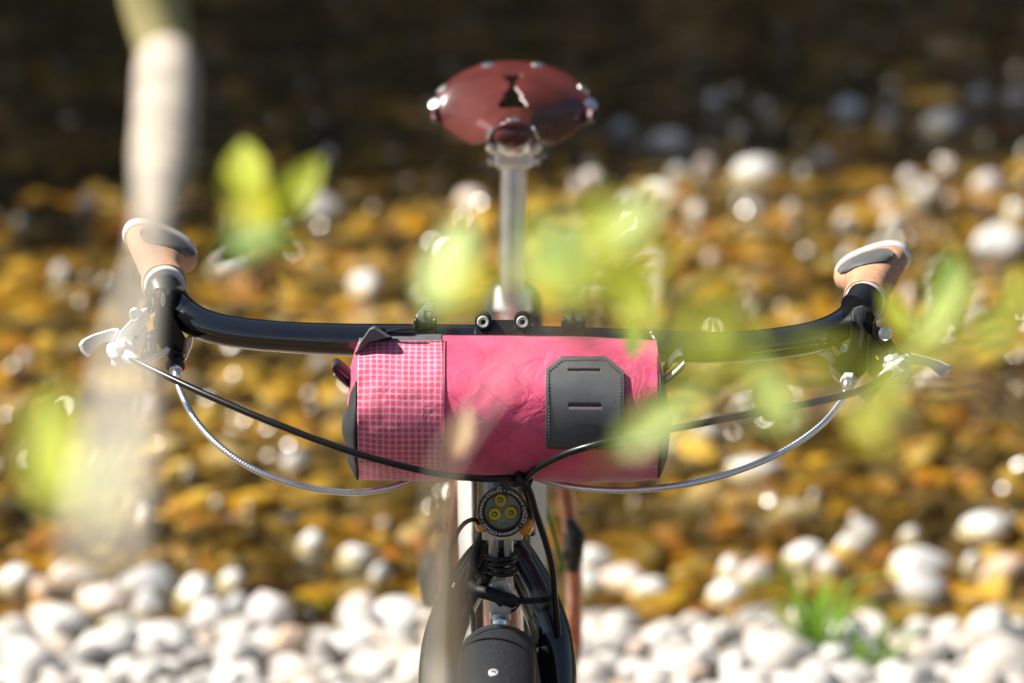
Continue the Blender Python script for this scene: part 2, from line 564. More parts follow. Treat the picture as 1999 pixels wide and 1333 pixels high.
M['water'] = water_mat()


def leaf_mat(name, c1, c2, trans=0.55):
    m, nt, b = new_mat(name)
    out = nt.nodes['Material Output']
    oi = N(nt, 'ShaderNodeObjectInfo')
    tc = N(nt, 'ShaderNodeTexCoord')
    nz = N(nt, 'ShaderNodeTexNoise'); nz.inputs['Scale'].default_value = 3; nz.inputs['Detail'].default_value = 3
    nt.links.new(tc.outputs['Object'], nz.inputs['Vector'])
    r = ramp(nt, [(0.3, c1), (0.7, c2)])
    nt.links.new(nz.outputs['Fac'], r.inputs[0])
    nt.links.new(r.outputs[0], b.inputs['Base Color'])
    b.inputs['Roughness'].default_value = 0.42
    tl = N(nt, 'ShaderNodeBsdfTranslucent')
    mul = N(nt, 'ShaderNodeMix', data_type='RGBA', blend_type='MULTIPLY'); mul.inputs['Factor'].default_value = 1
    nt.links.new(r.outputs[0], mul.inputs['A']); mul.inputs['B'].default_value = (1.35, 1.35, 0.75, 1)
    nt.links.new(mul.outputs['Result'], tl.inputs['Color'])
    mx = N(nt, 'ShaderNodeMixShader'); mx.inputs[0].default_value = trans
    nt.links.new(b.outputs[0], mx.inputs[1]); nt.links.new(tl.outputs[0], mx.inputs[2])
    nt.links.new(mx.outputs[0], out.inputs['Surface'])
    return m
M['leaf_lime'] = leaf_mat('leaf_lime', (0.54, 0.62, 0.06), (0.64, 0.70, 0.09), 0.6)
M['leaf_yellow'] = leaf_mat('leaf_yellow', (0.58, 0.58, 0.04), (0.66, 0.64, 0.06), 0.6)
M['leaf_green'] = leaf_mat('leaf_green', (0.17, 0.29, 0.025), (0.24, 0.38, 0.04), 0.5)
M['leaf_pale'] = leaf_mat('leaf_pale', (0.52, 0.66, 0.16), (0.62, 0.73, 0.26), 0.5)
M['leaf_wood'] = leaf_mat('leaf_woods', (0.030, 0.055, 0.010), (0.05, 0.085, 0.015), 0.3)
M['grass'] = leaf_mat('grass_blade', (0.16, 0.30, 0.03), (0.24, 0.40, 0.05), 0.4)
M['bark'] = mat('pale_bark', (0.36, 0.31, 0.25), 0.8, 0, 0.4, scale=34, bump=0.6, bscale=80)
M['bark_lit'] = mat('lightened_bark', (0.70, 0.64, 0.52), 0.8, 0, 0.15, scale=14, bump=0.5, bscale=80)  # bark lightened to make up for the shaded, down-facing side of leaning stems
M['leaf_brown'] = leaf_mat('leaf_brown', (0.45, 0.25, 0.10), (0.52, 0.30, 0.14), 0.4)
M['bark_olive'] = mat('olive_bark', (0.25, 0.215, 0.085), 0.8, 0, 0.2, scale=14, bump=0.6, bscale=80)
M['bark_dark'] = mat('dark_bark', (0.09, 0.07, 0.05), 0.9, 0, 0.3, scale=6, bump=0.8, bscale=20)
M['twig'] = mat('twig_brown', (0.12, 0.09, 0.05), 0.7)


def glass_mat():
    m, nt, b = new_mat('lens_glass')
    nt.nodes.remove(b)
    out = nt.nodes['Material Output']
    fr = N(nt, 'ShaderNodeFresnel'); fr.inputs['IOR'].default_value = 1.25
    gl = N(nt, 'ShaderNodeBsdfGlossy'); gl.inputs['Roughness'].default_value = 0.05
    tr = N(nt, 'ShaderNodeBsdfTransparent'); tr.inputs['Color'].default_value = (0.93, 0.93, 0.88, 1)
    mx = N(nt, 'ShaderNodeMixShader')
    nt.links.new(fr.outputs[0], mx.inputs[0]); nt.links.new(tr.outputs[0], mx.inputs[1]); nt.links.new(gl.outputs[0], mx.inputs[2])
    nt.links.new(mx.outputs[0], out.inputs['Surface'])
    return m
M['glass'] = glass_mat()


# ------------------------------------------------------------------ the setting: terrain, water
WATER_Z = -0.055


def smooth(a, b, x):
    t = min(1, max(0, (x - a) / (b - a)))
    return t * t * (3 - 2 * t)


def terrain(x, y):
    edge = 2.10 - 0.05 * math.sin(x * 1.7 + 0.4) + 0.03 * math.sin(x * 4.1)
    z = -0.012 * smooth(-1, 1.5, y)
    z -= 0.075 * smooth(edge - 0.75, edge + 0.25, y)
    z -= 0.004 * smooth(edge + 0.1, 4.2, y)
    z -= 0.15 * smooth(6.0, 8.0, y)
    z += 0.9 * smooth(8.3, 10.2, y) + 7.0 * smooth(10, 26, y) + 60 * smooth(26, 220, y)
    z += 0.5 * smooth(-8, -30, y) if y < -8 else 0
    if abs(x) > 14: z += 0.25 * math.sin(x * 0.13) * smooth(14, 40, abs(x))
    z += 0.02 * noise.noise((x * 1.3, y * 1.3, 0.0)) * (1 if 0.5 < y < 8 else 0.5)
    return z


def ground_hit(px, py, dz=0.0):
    d = FWD + Vector((1, 0, 0)) * ((px - 999.5) / FPX) - UPV * ((py - 666.5) / FPX)
    t = 4.0
    for _ in range(4000):
        p = CAM + d * t
        if p.z <= terrain(p.x, p.y) + dz: break
        t += 0.003
    return p


def axis_samples(lo, hi, core_lo, core_hi, step, growth=1.22):
    xs = list(np.arange(core_lo, core_hi + 1e-6, step))
    s, x = step, core_hi
    while x < hi:
        s *= growth; x = min(hi, x + s); xs.append(x)
    s, x = step, core_lo
    while x > lo:
        s *= growth; x = max(lo, x - s); xs.insert(0, x)
    return xs

gx = axis_samples(-300, 300, -2.4, 2.4, 0.12)
gy = axis_samples(-300, 400, -1.0, 10.5, 0.12)
g = MB()
g.v = [(x, y, terrain(x, y)) for y in gy for x in gx]
nx_ = len(gx)
g.f = [(j * nx_ + i, j * nx_ + i + 1, (j + 1) * nx_ + i + 1, (j + 1) * nx_ + i) for j in range(len(gy) - 1) for i in range(nx_ - 1)]
def face_up(o):
    me = o.data
    if sum(p.normal.z for p in me.polygons) < 0: me.flip_normals()
ground = g.build('ground', M['ground'], angle=180)
face_up(ground)
tag(ground, kind='structure')
wm = MB()
wxs = axis_samples(-300, 300, -3, 3, 0.5); wys = list(np.arange(1.5, 10.2, 0.5))
wm.v = [(x, y, WATER_Z) for y in wys for x in wxs]
wm.f = [(j * len(wxs) + i, j * len(wxs) + i + 1, (j + 1) * len(wxs) + i + 1, (j + 1) * len(wxs) + i) for j in range(len(wys) - 1) for i in range(len(wxs) - 1)]
water = wm.build('water', M['water'], angle=180)
face_up(water)
tag(water, kind='structure')


# ------------------------------------------------------------------ stones
def ico(sub):
    bm = bmesh.new()
    bmesh.ops.create_icosphere(bm, subdivisions=sub, radius=1)
    bm.verts.ensure_lookup_table()
    v = np.array([x.co[:] for x in bm.verts]); f = np.array([[q.index for q in t.verts] for t in bm.faces])
    bm.free()
    return v, f

ICO2, ICO3 = ico(2), ico(3)
ICO1 = ico(1)


def rough_stone(base, seed, amp=0.20):
    v = base[0].copy()
    out = np.empty_like(v)
    for i, p in enumerate(v):
        q = Vector(p)
        k = 1 + amp * noise.noise(q * 0.9 + Vector((seed * 7.1, seed * 3.3, 1))) * 1.6 + amp * 0.35 * noise.noise(q * 2.3 + Vector((seed * 2.7, 5, seed)))
        out[i] = np.array(p) * k
    # worn flat sides of river stones
    rs = random.Random(int(seed * 13 + 5))
    for _ in range(6):
        d = Vector((rs.gauss(0, 1), rs.gauss(0, 1), rs.gauss(0, 0.8))).normalized()
        c = rs.uniform(0.66, 0.88)
        dv = np.array(d)
        ex = out @ dv - c
        out = out - np.outer(np.where(ex > 0, ex * 0.85, 0), dv)
    return out

STONE_MESH = {}


def stone_mesh(i, m):
    key = (i, m)
    if key not in STONE_MESH:
        v = rough_stone(ICO3, i + 1)
        me = bpy.data.meshes.new('pebble')
        me.from_pydata([tuple(p) for p in v], [], [tuple(int(q) for q in t) for t in ICO3[1]])
        me.shade_smooth()
        me.materials.append(M[m])
        STONE_MESH[key] = me
    return STONE_MESH[key]


def put_stone(name, p, w_, d_, h_, rz, m, label, cat, group, idx, tilt=(0, 0), sink=0.35):
    o = bpy.data.objects.new(name, stone_mesh(idx % 9, m))
    COL.objects.link(o)
    o.scale = (w_ / 2, d_ / 2, h_ / 2)
    o.rotation_euler = (tilt[0], tilt[1], rz)
    o.location = (p[0], p[1], p[2] + h_ * (0.5 - sink))
    return tag(o, label, cat, group)

# notable stones, read off the photograph: px, py (centre), width px, height px, material, label
NOTABLE = [
    (35, 1160, 66, 42, 'stone_white', 'flat white pebble at the left edge of the waterline'),
    (86, 1176, 44, 52, 'stone_tan', 'small tan pebble between white ones near the left edge'),
    (140, 1148, 88, 46, 'stone_pink', 'pale pinkish stone behind the blurred branch at the waterline'),
    (205, 1190, 90, 62, 'stone_pink', 'pinkish cream cobble below the blurred branch tip'),
    (298, 1160, 94, 68, 'stone_grey', 'round light grey cobble, largest left of the egg-shaped one'),
    (288, 1206, 58, 52, 'stone_white', 'white pebble just under the round grey cobble'),
    (386, 1182, 72, 58, 'stone_white', 'bright white pebble alone at the water edge right of the grey cobble'),
    (452, 1165, 48, 32, 'stone_white', 'small white pebble half in the water, left of the egg-shaped stone'),
    (415, 1218, 60, 44, 'stone_white', 'small white pebble below the lone bright one'),
    (464, 1214, 48, 46, 'stone_grey', 'small grey pebble touching the egg-shaped stone'),
    (528, 1212, 94, 108, 'stone_lilac', 'big upright egg-shaped lilac white cobble on the bank'),
    (570, 1276, 84, 88, 'stone_tan', 'beige cobble leaning below the egg-shaped stone'),
    (322, 1262, 118, 92, 'stone_white', 'big white cobble in the lower left of the bank'),
    (465, 1280, 104, 62, 'stone_white', 'broad white cobble left of the beige leaning one'),
    (672, 1275, 108, 44, 'stone_white', 'long flat white stone left of the fork'),
    (778, 1212, 108, 62, 'stone_white', 'broad white stone just left of the fork crown'),
    (700, 1206, 62, 52, 'stone_pink', 'cream pebble beside the broad stone left of the fork'),
    (745, 1153, 40, 34, 'stone_white', 'tiny white pebble in the shallows left of the fork'),
    (610, 1092, 50, 36, 'stone_white', 'small white stone in the water, left of its pale blue neighbour'),
    (697, 1110, 56, 46, 'stone_white', 'pale bluish white stone in the water left of the headlight'),
    (1158, 1117, 62, 56, 'stone_white', 'white cobble in the water right of the seat stay'),
    (1217, 1145, 88, 56, 'stone_pink', 'pinkish white cobble right of the seat stay'),
    (1275, 1167, 62, 38, 'stone_white', 'small white stone right of the pinkish cobble'),
    (1150, 1160, 48, 40, 'stone_white', 'small white pebble close beside the fork'),
    (1425, 1132, 46, 42, 'stone_white', 'small round white pebble standing at the waterline'),
    (1417, 1176, 64, 46, 'stone_white', 'white pebble below the small round one at the waterline'),
    (1478, 1142, 68, 52, 'stone_pink', 'pale pink pebble left of the grass tuft'),
    (1575, 1107, 74, 42, 'stone_white', 'oval white stone in the shallows above the grass tuft'),
    (1618, 1126, 42, 52, 'stone_lilac', 'leaning lilac pebble beside the oval white one'),
    (1657, 1088, 62, 32, 'stone_white', 'thin white stone awash above the leaning lilac pebble'),
    (1684, 1057, 62, 34, 'stone_grey', 'bluish grey stone awash at right'),
    (1779, 1068, 38, 32, 'stone_white', 'little white pebble behind the largest white cobble'),
    (1790, 1118, 112, 66, 'stone_white', 'largest white cobble at the right waterline'),
    (1800, 1166, 96, 46, 'stone_grey', 'grey cobble shaded below the largest white one'),
    (1920, 1048, 88, 46, 'stone_white', 'angular white stone in the water near the right edge'),
    (1900, 1125, 36, 34, 'stone_white', 'small pebble right of the largest white cobble'),
    (1965, 1136, 78, 42, 'stone_tan', 'tan cobble at the right edge of the waterline'),
    (1473, 930, 84, 40, 'stone_white', 'white stone in mid-river below the silver cable'),
    (1290, 905, 54, 40, 'stone_lilac', 'pale stone in the water just right of the bag'),
    (715, 585, 62, 52, 'stone_white', 'white stone above the left end of the pink bag'),
    (460, 540, 80, 42, 'stone_lilac', 'lilac white stone in the water above the left bend of the bar'),
    (625, 415, 80, 62, 'stone_white', 'white stone beside the pair of lime leaves'),
    (920, 400, 68, 42, 'stone_pink', 'pinkish stone left of the seatpost'),
    (1475, 345, 92, 62, 'stone_white', 'bright white angular stone in the far shade'),
    (1310, 300, 84, 58, 'stone_grey', 'light grey stone in the far shade, left of the bright angular one'),
    (1215, 284, 44, 34, 'stone_grey', 'small grey stone in the far shade nearest the saddle'),
    (1290, 382, 62, 42, 'stone_white', 'white stone over the leaves right of the seatpost'),
    (1375, 345, 42, 44, 'stone_pink', 'pinkish pebble left of the bright angular stone'),
    (1950, 492, 92, 88, 'stone_white', 'large white boulder at the right edge beside the grip'),
    (1932, 372, 58, 56, 'stone_lilac', 'pale lilac stone above the white boulder at the right edge'),
    (1655, 244, 68, 56, 'stone_white', 'mossy white stone in the far shade at right'),
    (1732, 268, 42, 40, 'stone_pink', 'small pink pebble right of the mossy stone'),
    (1840, 268, 84, 42, 'stone_grey', 'flat grey stone in the far shade near the right edge'),
    (1912, 222, 46, 44, 'stone_pink', 'pink pebble in the far shade, second from the right edge'),
    (1984, 226, 50, 46, 'stone_pink', 'pink pebble in the far shade at the right edge'),
    (1795, 398, 54, 38, 'stone_grey', 'grey stone right of the tan sparkling patch'),
    (1743, 455, 52, 44, 'stone_white', 'round white stone above the right grip'),
    (1815, 758, 64, 40, 'stone_pink', 'pinkish stone in the water below the right brake lever'),
    (1385, 858, 58, 32, 'stone_lilac', 'pale stone between the two right-hand cables'),
    (170, 425, 38, 44, 'stone_lilac', 'pale pebble in the water left of the blurred branch'),
    (120, 560, 44, 34, 'stone_grey', 'grey pebble in the water left of the left grip'),
]
occupied = []
ni = 0
for (px, py, wp, hp, m_, lab) in NOTABLE:
    p = ground_hit(px, py + hp * 0.32)
    dist = (p - CAM).length
    k = dist / FPX
    W, H = wp * k, hp * k
    if py < 460: W, H = W * 0.88, H * 0.70
    elif py < 1150: W, H = W * 0.95, H * 0.85
    in_river = p.y > 2.12
    # seen 17-20 degrees from above: picture height = h*cos + d*sin
    dd = W * 0.8
    hh = max(0.35 * W, (H - dd * 0.30) / 0.90)
    hh = min(hh * 1.12, 1.3 * W)
    base = p.copy()
    if in_river:
        base.z = max(p.z, WATER_Z - hh * 0.30) if p.z > WATER_Z - 0.05 else WATER_Z - hh * 0.28
        # grows from the bed: make it tall enough to stand on it
        top = WATER_Z + hh * 0.66
        bot = terrain(p.x, p.y) - 0.01
        hh = top - bot
        base.z = bot
        o = put_stone('cobble', base, W * 1.28, dd * 1.3, hh, random.uniform(-0.5, 0.5), m_, lab, 'stone', None, ni, sink=0.0)
    else:
        base.z = terrain(p.x, p.y) + 0.012
        o = put_stone('cobble', base, W * 1.04, dd, hh, random.uniform(-0.5, 0.5), m_, lab, 'stone', None, ni, (random.uniform(-.15, .15), random.uniform(-.25, .25)), sink=0.18)
    occupied.append((p.x, p.y, W * 0.5))
    ni += 1


def free(x, y, r):
    for (a, b_, c) in occupied:
        if (x - a) ** 2 + (y - b_) ** 2 < (r + c) ** 2 * 0.55: return False
    return True


def visible_half(y):
    # half width of the picture at ground depth y
    return ((y - CAM.y) / math.cos(TH)) * 999.5 / FPX * 1.01

# dry pebbles: 240 in view as individuals
placed = []
tries = 0
while len(placed) < 235 and tries < 20000:
    tries += 1
    y = random.uniform(1.66, 2.16)
    hw = visible_half(y)
    x = random.uniform(-hw, hw)
    if abs(x + 0.02) < 0.035 and random.random() < 0.7: continue
    edge = 2.10 - 0.05 * math.sin(x * 1.7 + 0.4) + 0.03 * math.sin(x * 4.1)
    if y > edge - 0.02 + random.uniform(-0.05, 0.05): continue
    W = random.choice([1, 1.1, 1.3, 1.6, 2.0]) * random.uniform(0.034, 0.054)
    if not free(x, y, W * 0.42): continue
    ok = True
    for (a, b_, c) in placed:
        if (x - a) ** 2 + (y - b_) ** 2 < ((W + c) * 0.36) ** 2: ok = False; break
    if not ok: continue
    placed.append((x, y, W))
for i, (x, y, W) in enumerate(placed):
    h = W * random.uniform(0.5, 0.8)
    put_stone('pebble', (x, y, terrain(x, y) + random.uniform(0.0, 0.02)), W * random.uniform(1, 1.3), W * random.uniform(0.75, 1), h, random.uniform(0, PI), 'dry_one',
              'smooth worn pebble among many on the dry pale bank', 'pebble', 'pebbles of the dry bank', i,
              (random.uniform(-.35, .35), random.uniform(-.35, .35)), 0.25)
# stones of the river bed: the 200 that show best as individuals
bedp = []
tries = 0
while len(bedp) < 290 and tries < 20000:
    tries += 1
    y = 2.14 + (random.random() ** 1.25) * 2.6
    hw = visible_half(y)
    x = random.uniform(-hw, hw)
    W = random.uniform(0.038, 0.080)
    if not free(x, y, W * 0.4): continue
    ok = True
    for (a, b_, c) in bedp:
        if (x - a) ** 2 + (y - b_) ** 2 < ((W + c) * 0.42) ** 2: ok = False; break
    if ok: bedp.append((x, y, W))
for i, (x, y, W) in enumerate(bedp):
    h = min(W * random.uniform(0.45, 0.7), max(0.016, WATER_Z - terrain(x, y) + 0.012))
    put_stone('river_stone', (x, y, terrain(x, y)), W * random.uniform(1, 1.35), W * random.uniform(0.75, 1), h, random.uniform(0, PI), 'bed_one',
              'river-worn stone lying under the shallow amber water', 'stone', 'stones of the river bed', i,
              (random.uniform(-.2, .2), random.uniform(-.2, .2)), 0.2)


# small wet stones breaking the surface, added with a flat face aimed to glint at the camera
HALF = (SUN - FWD).normalized()
WETM = []
M['wet'] = stone_mat('wet_stone', [(0.0, (0.22, 0.17, 0.10)), (0.5, (0.36, 0.30, 0.22)), (1.0, (0.30, 0.20, 0.09))], False, 0.20, bumpy=0.0)
for i in range(14):
    h = (HALF + Vector((random.gauss(0, .06), random.gauss(0, .06), random.gauss(0, .06)))).normalized()
    cut = random.uniform(0.70, 0.86)
    vs = []
    for q in rough_stone(ICO3, 50 + i, 0.06):
        q = Vector(q); dd = q.dot(h) - cut
        if dd > 0: q = q - h * dd
        vs.append(tuple(q))
    me = bpy.data.meshes.new('glint_pebble')
    me.from_pydata(vs, [], [tuple(int(k) for k in t) for t in ICO3[1]])
    me.shade_smooth(); me.set_sharp_from_angle(angle=math.radians(24))
    me.materials.append(M['wet'])
    WETM.append(me)
n_wet, tries = 0, 0
while n_wet < 190 and tries < 5000:
    tries += 1
    y = 2.45 + random.random() * 3.4; hw = visible_half(y); x = random.uniform(-hw, hw)
    r = random.uniform(0.007, 0.0125)
    if not free(x, y, r): continue
    if x < -0.3 and y > 4.4 and random.random() < 0.6: continue
    o = bpy.data.objects.new('glint_pebble', WETM[n_wet % 14]); COL.objects.link(o)
    o.scale = (r, r, r * 1.0)
    o.location = (x, y, WATER_Z - r * 0.1)
    tag(o, 'small wet pebble added at the river surface, flat face aimed to glint', 'pebble', 'wet pebbles added for glints in the river')
    n_wet += 1


# scattered small pale pebbles breaking the surface, thicker towards the far right
n_p, tries = 0, 0
while n_p < 70 and tries < 4000:
    tries += 1
    if n_p < 40:
        y = random.uniform(3.5, 5.0); x = random.uniform(0.1, 1.0)
    else:
        y = random.uniform(2.2, 4.6); x = random.uniform(-1, 1) * visible_half(y)
    W = random.uniform(0.014, 0.034)
    if abs(x) > visible_half(y) or not free(x, y, W): continue
    hgt = (WATER_Z - terrain(x, y)) + W * 0.45
    put_stone('pale_pebble', (x, y, terrain(x, y) - 0.006), W * 1.4, W * 1.2, hgt + 0.006, random.uniform(0, PI), random.choice(['stone_white', 'stone_lilac', 'stone_pink', 'stone_grey']),
              'small pale pebble breaking the surface of the shallow river', 'pebble', 'small pale pebbles in the river', n_p, sink=0.0)
    n_p += 1


def scatter(name, label, cat, mkey, pts, base):
    variants = [rough_stone(base, 20 + i) for i in range(6)]
    nv, nf = len(base[0]), len(base[1])
    V = np.empty((len(pts) * nv, 3)); F = np.empty((len(pts) * nf, 3), dtype=np.int64)
    for i, (x, y, z, a, b_, c, rz, tx) in enumerate(pts):
        v = variants[i % 6] * np.array([a / 2, b_ / 2, c / 2])
        ct, st = math.cos(tx), math.sin(tx)
        v = v @ np.array([[1, 0, 0], [0, ct, -st], [0, st, ct]]).T
        cz, sz = math.cos(rz), math.sin(rz)
        v = v @ np.array([[cz, -sz, 0], [sz, cz, 0], [0, 0, 1]]).T
        V[i * nv:(i + 1) * nv] = v + np.array([x, y, z])
        F[i * nf:(i + 1) * nf] = base[1] + i * nv
    me = bpy.data.meshes.new(name)
    me.vertices.add(len(V)); me.vertices.foreach_set('co', V.ravel())
    me.loops.add(F.size); me.loops.foreach_set('vertex_index', F.ravel().astype(np.int32))
    me.polygons.add(len(F))
    me.polygons.foreach_set('loop_start', np.arange(0, F.size, 3, dtype=np.int32))
    me.update(calc_edges=True)
    me.shade_smooth()
    me.materials.append(M[mkey])
    o = bpy.data.objects.new(name, me); COL.objects.link(o)
    return tag(o, label, cat, kind='stuff')

pts = []
# small gravel under and between the visible pebbles, and the bank all round the bicycle
for _ in range(2600):
    y = random.uniform(1.55, 2.22); hw = visible_half(y) * 1.3; x = random.uniform(-hw, hw)
    edge = 2.10 - 0.05 * math.sin(x * 1.7 + 0.4) + 0.03 * math.sin(x * 4.1)
    if y > edge + random.uniform(-0.06, 0.06): continue
    W = random.uniform(0.014, 0.034)
    pts.append((x, y, terrain(x, y) + W * 0.15, W * 1.25, W, W * 0.7, random.uniform(0, PI), random.uniform(-.4, .4)))
for _ in range(4200):
    y = random.uniform(0.20, 1.66); x = random.uniform(-2.6, 2.6)
    W = random.uniform(0.03, 0.085)
    pts.append((x, y, terrain(x, y) + W * 0.05 - 0.012, W * 1.2, W, W * 0.6, random.uniform(0, PI), random.uniform(-.3, .3)))
for _ in range(1500):
    s = random.choice((-1, 1)); y = random.uniform(1.0, 2.2); x = s * random.uniform(1.0, 4.0)
    if abs(x) < visible_half(y): continue
    W = random.uniform(0.03, 0.08)
    pts.append((x, y, terrain(x, y) + W * 0.1, W * 1.2, W, W * 0.6, random.uniform(0, PI), random.uniform(-.3, .3)))
scatter('bank_gravel', 'pale gravel filling the dry bank between the pebbles', 'gravel', 'dry_many', pts, ICO2)
pts = []
for _ in range(15000):
    y = 2.05 + random.random() * 6.2
    hw = visible_half(y) * 1.35; x = random.uniform(-hw, hw)
    edge = 2.10 - 0.05 * math.sin(x * 1.7 + 0.4) + 0.03 * math.sin(x * 4.1)
    if y < edge: continue
    W = random.uniform(0.018, 0.048) * (1 + 0.10 * (y - 2))
    t = terrain(x, y)
    h = min(W * 0.6, max(0.012, (WATER_Z - t) * 1.2))
    pts.append((x, y, t + h * 0.15, W * 1.3, W * 0.95, h, random.uniform(0, PI), random.uniform(-.2, .2)))
for _ in range(8500):
    y = 2.05 + random.random() ** 1.3 * 6.0
    hw = visible_half(y) * 1.3; x = random.choice((-1, 1)) * random.uniform(hw, 4.2)
    if y < 2.10 - 0.05 * math.sin(x * 1.7 + 0.4) + 0.03 * math.sin(x * 4.1): continue
    W = random.uniform(0.030, 0.075)
    t = terrain(x, y)
    h = min(W * 0.6, max(0.012, (WATER_Z - t) * 1.2))
    pts.append((x, y, t + h * 0.15, W * 1.3, W * 0.95, h, random.uniform(0, PI), random.uniform(-.2, .2)))
scatter('river_gravel', 'amber gravel and small stones covering the river bed', 'gravel', 'bed_many', pts, ICO2)


# ------------------------------------------------------------------ bicycle
YB = 0.0
bike = empty('bicycle', (0, 0.3, 0.0), 'bicycle with swept black handlebar, brown leather saddle and black fork', 'bicycle')
AX_F = Vector((-0.012, -0.21, 0.372)); AX_R = Vector((0.0, 0.86, 0.372)); RW = 0.368
CX = P(978, 667, 0).x     # steering centre line

# -- handlebar
bar_pts = [P(322, 552, 0.066), P(330, 572, 0.045), P(350, 602, 0.022), P(385, 628, 0.008), P(440, 645, 0.001),
           P(520, 655, -0.002), P(620, 661, -0.002), P(760, 665, 0), P(978, 668, 0), P(1200, 674, 0), P(1330, 678, 0), P(1440, 677, 0),
           P(1530, 668, 0.003), P(1600, 654, 0.010), P(1648, 632, 0.024), P(1674, 606, 0.045), P(1687, 584, 0.068)]
bp_ = catmull(bar_pts, 8)
rb = []
for p in bp_:
    a = abs(p.x - CX)
    rb.append(0.0140 if a > 0.2 else 0.0140 + 0.0015 * (1 - smooth(0.05, 0.2, a)))
MB().tube(bp_, rb, 24).build('handlebar', M['black_paint'], bike)


# -- grips (winged, tan) : loft along the grip axis
def grip(front, rear, side, wing_in, roll):
    ax = (rear - front).normalized()
    L = (rear - front).length
    S = ax.cross(Vector((0, 0, 1))).normalized()       # points to the right of the picture
    U = S.cross(ax).normalized()
    inn = side                                          # +1 : wing towards the right of the picture
    tt = [0, 0.05, 0.12, 0.25, 0.4, 0.55, 0.7, 0.85, 0.95, 1.0]
    wi = [0.0195, 0.0205, 0.0185, 0.0175, 0.0185, 0.023, 0.033, 0.041, 0.043, 0.040]     # half width inwards
    wo = [0.0195, 0.0205, 0.0185, 0.0180, 0.0185, 0.020, 0.023, 0.026, 0.027, 0.026]     # half width outwards
    up = [0.0195, 0.0205, 0.0185, 0.0175, 0.0170, 0.0165, 0.0155, 0.0150, 0.0150, 0.0140]
    dn = [0.0195, 0.0205, 0.0185, 0.0175, 0.0172, 0.017, 0.016, 0.0150, 0.014, 0.0135]

    def interp(arr, t):
        for i in range(len(tt) - 1):
            if t <= tt[i + 1]:
                k = (t - tt[i]) / (tt[i + 1] - tt[i])
                k = k * k * (3 - 2 * k) if i > 3 else k
                return arr[i] + (arr[i + 1] - arr[i]) * k
        return arr[-1]

    def surf(t, a, off=0.0):
        ca, sa = math.cos(a), math.sin(a)
        wx = interp(wi, t) if ca > 0 else interp(wo, t)
        wz = interp(up, t) if sa > 0 else interp(dn, t)
        e = 0.85
        x = (abs(ca) ** e) * (1 if ca > 0 else -1) * (wx + off)
        z = (abs(sa) ** e) * (1 if sa > 0 else -1) * (wz + off)
        rr = roll * smooth(0.15, 0.8, t)
        X = x * math.cos(rr) + z * math.sin(rr)
        Z = -x * math.sin(rr) + z * math.cos(rr)
        return front + ax * (L * t) + S * (X * inn) + U * Z
    o = MB().grid(lambda u, v: surf(v, 2 * PI * u), 36, 34, True)
    n = 36
    o.f.append(tuple(range(n))); o.f.append(tuple((33) * n + k for k in range(n)))
    gobj = o.build('grip', M['cork'], bike)
    # dark ribbed pad on top
    def pad(u, v):
        a0, a1 = math.radians(30), math.radians(142)
        k = math.sin(PI * min(1, max(0, u))) ** 0.42
        t = 0.55 + (v - 0.5) * 0.70 * k
        t = 0.72 + (v - 0.5) * 0.42 * k
        return surf(t, a0 + (a1 - a0) * u, 0.0014 + 0.0010 * k * math.sin(PI * v) ** 0.3 + 0.0003 * math.sin(v * 62))
    MB().grid(pad, 24, 64).build('palm_pad', M['grey_rubber'], gobj, angle=80)
    # silver end clamp
    e = MB()
    rings = [(1.0, -0.004), (1.0, 0.0022), (1.035, 0.0034), (1.10, 0.0030), (1.125, 0.0), (1.13, -0.008)]
    vs = []
    for (t, off) in rings:
        for k in range(n):
            a = 2 * PI * k / n
            vs.append(surf(1.0, a, off) + ax * (L * (t - 1.0)))
    fs = [(i * n + k, i * n + (k + 1) % n, (i + 1) * n + (k + 1) % n, (i + 1) * n + k) for i in range(len(rings) - 1) for k in range(n)]
    fs.append(tuple((len(rings) - 1) * n + k for k in range(n)))
    e.add(vs, fs).build('end_clamp', M['silver'], gobj)
    # silver collar at the inner end
    c = MB().lathe([(-0.008, 0.0175), (-0.007, 0.0185), (0.001, 0.0185), (0.002, 0.0175)], front, ax, 28)
    c.build('collar', M['white_web'] if side > 0 else M['silver'], gobj)
    return gobj

grip(P(321, 556, 0.060), P(300, 474, 0.185), 1, True, math.radians(24))
grip(P(1689, 588, 0.062), P(1716, 515, 0.185), -1, True, math.radians(20))

# -- stem with face plate
st = empty if False else None
top = Vector((CX, 0.075, P(978, 640, 0.05).z))
MB().tube(catmull([Vector((CX, 0.0, TGT.z)), Vector((CX, 0.04, TGT.z - 0.010)), Vector((CX, 0.074, TGT.z - 0.022))], 6), [0.017, 0.015, 0.016], 20).build('stem', M['black_plastic'], bike)
stem_clamp = MB().lathe([(-0.020, 0.0165), (-0.018, 0.0175), (0.012, 0.0175), (0.014, 0.0165)], Vector((CX, 0.072, TGT.z - 0.024)), (0, 0.342, 0.94), 24)
stem_clamp.build('stem_clamp', M['black_plastic'], bike)
MB().lathe([(0.0, 0.015), (0.003, 0.015), (0.004, 0.011)], Vector((CX, 0.077, TGT.z - 0.010)), (0, 0.342, 0.94), 24).build('top_cap', M['black_plastic'], bike)
fp = MB()
fp.lathe([(-0.0235, 0.0165), (-0.0225, 0.0195), (0.0225, 0.0195), (0.0235, 0.0165)], Vector((CX, 0, P(978, 667, 0).z)), (1, 0, 0), 28)
face = fp.build('face_plate', M['black_plastic'], bike)
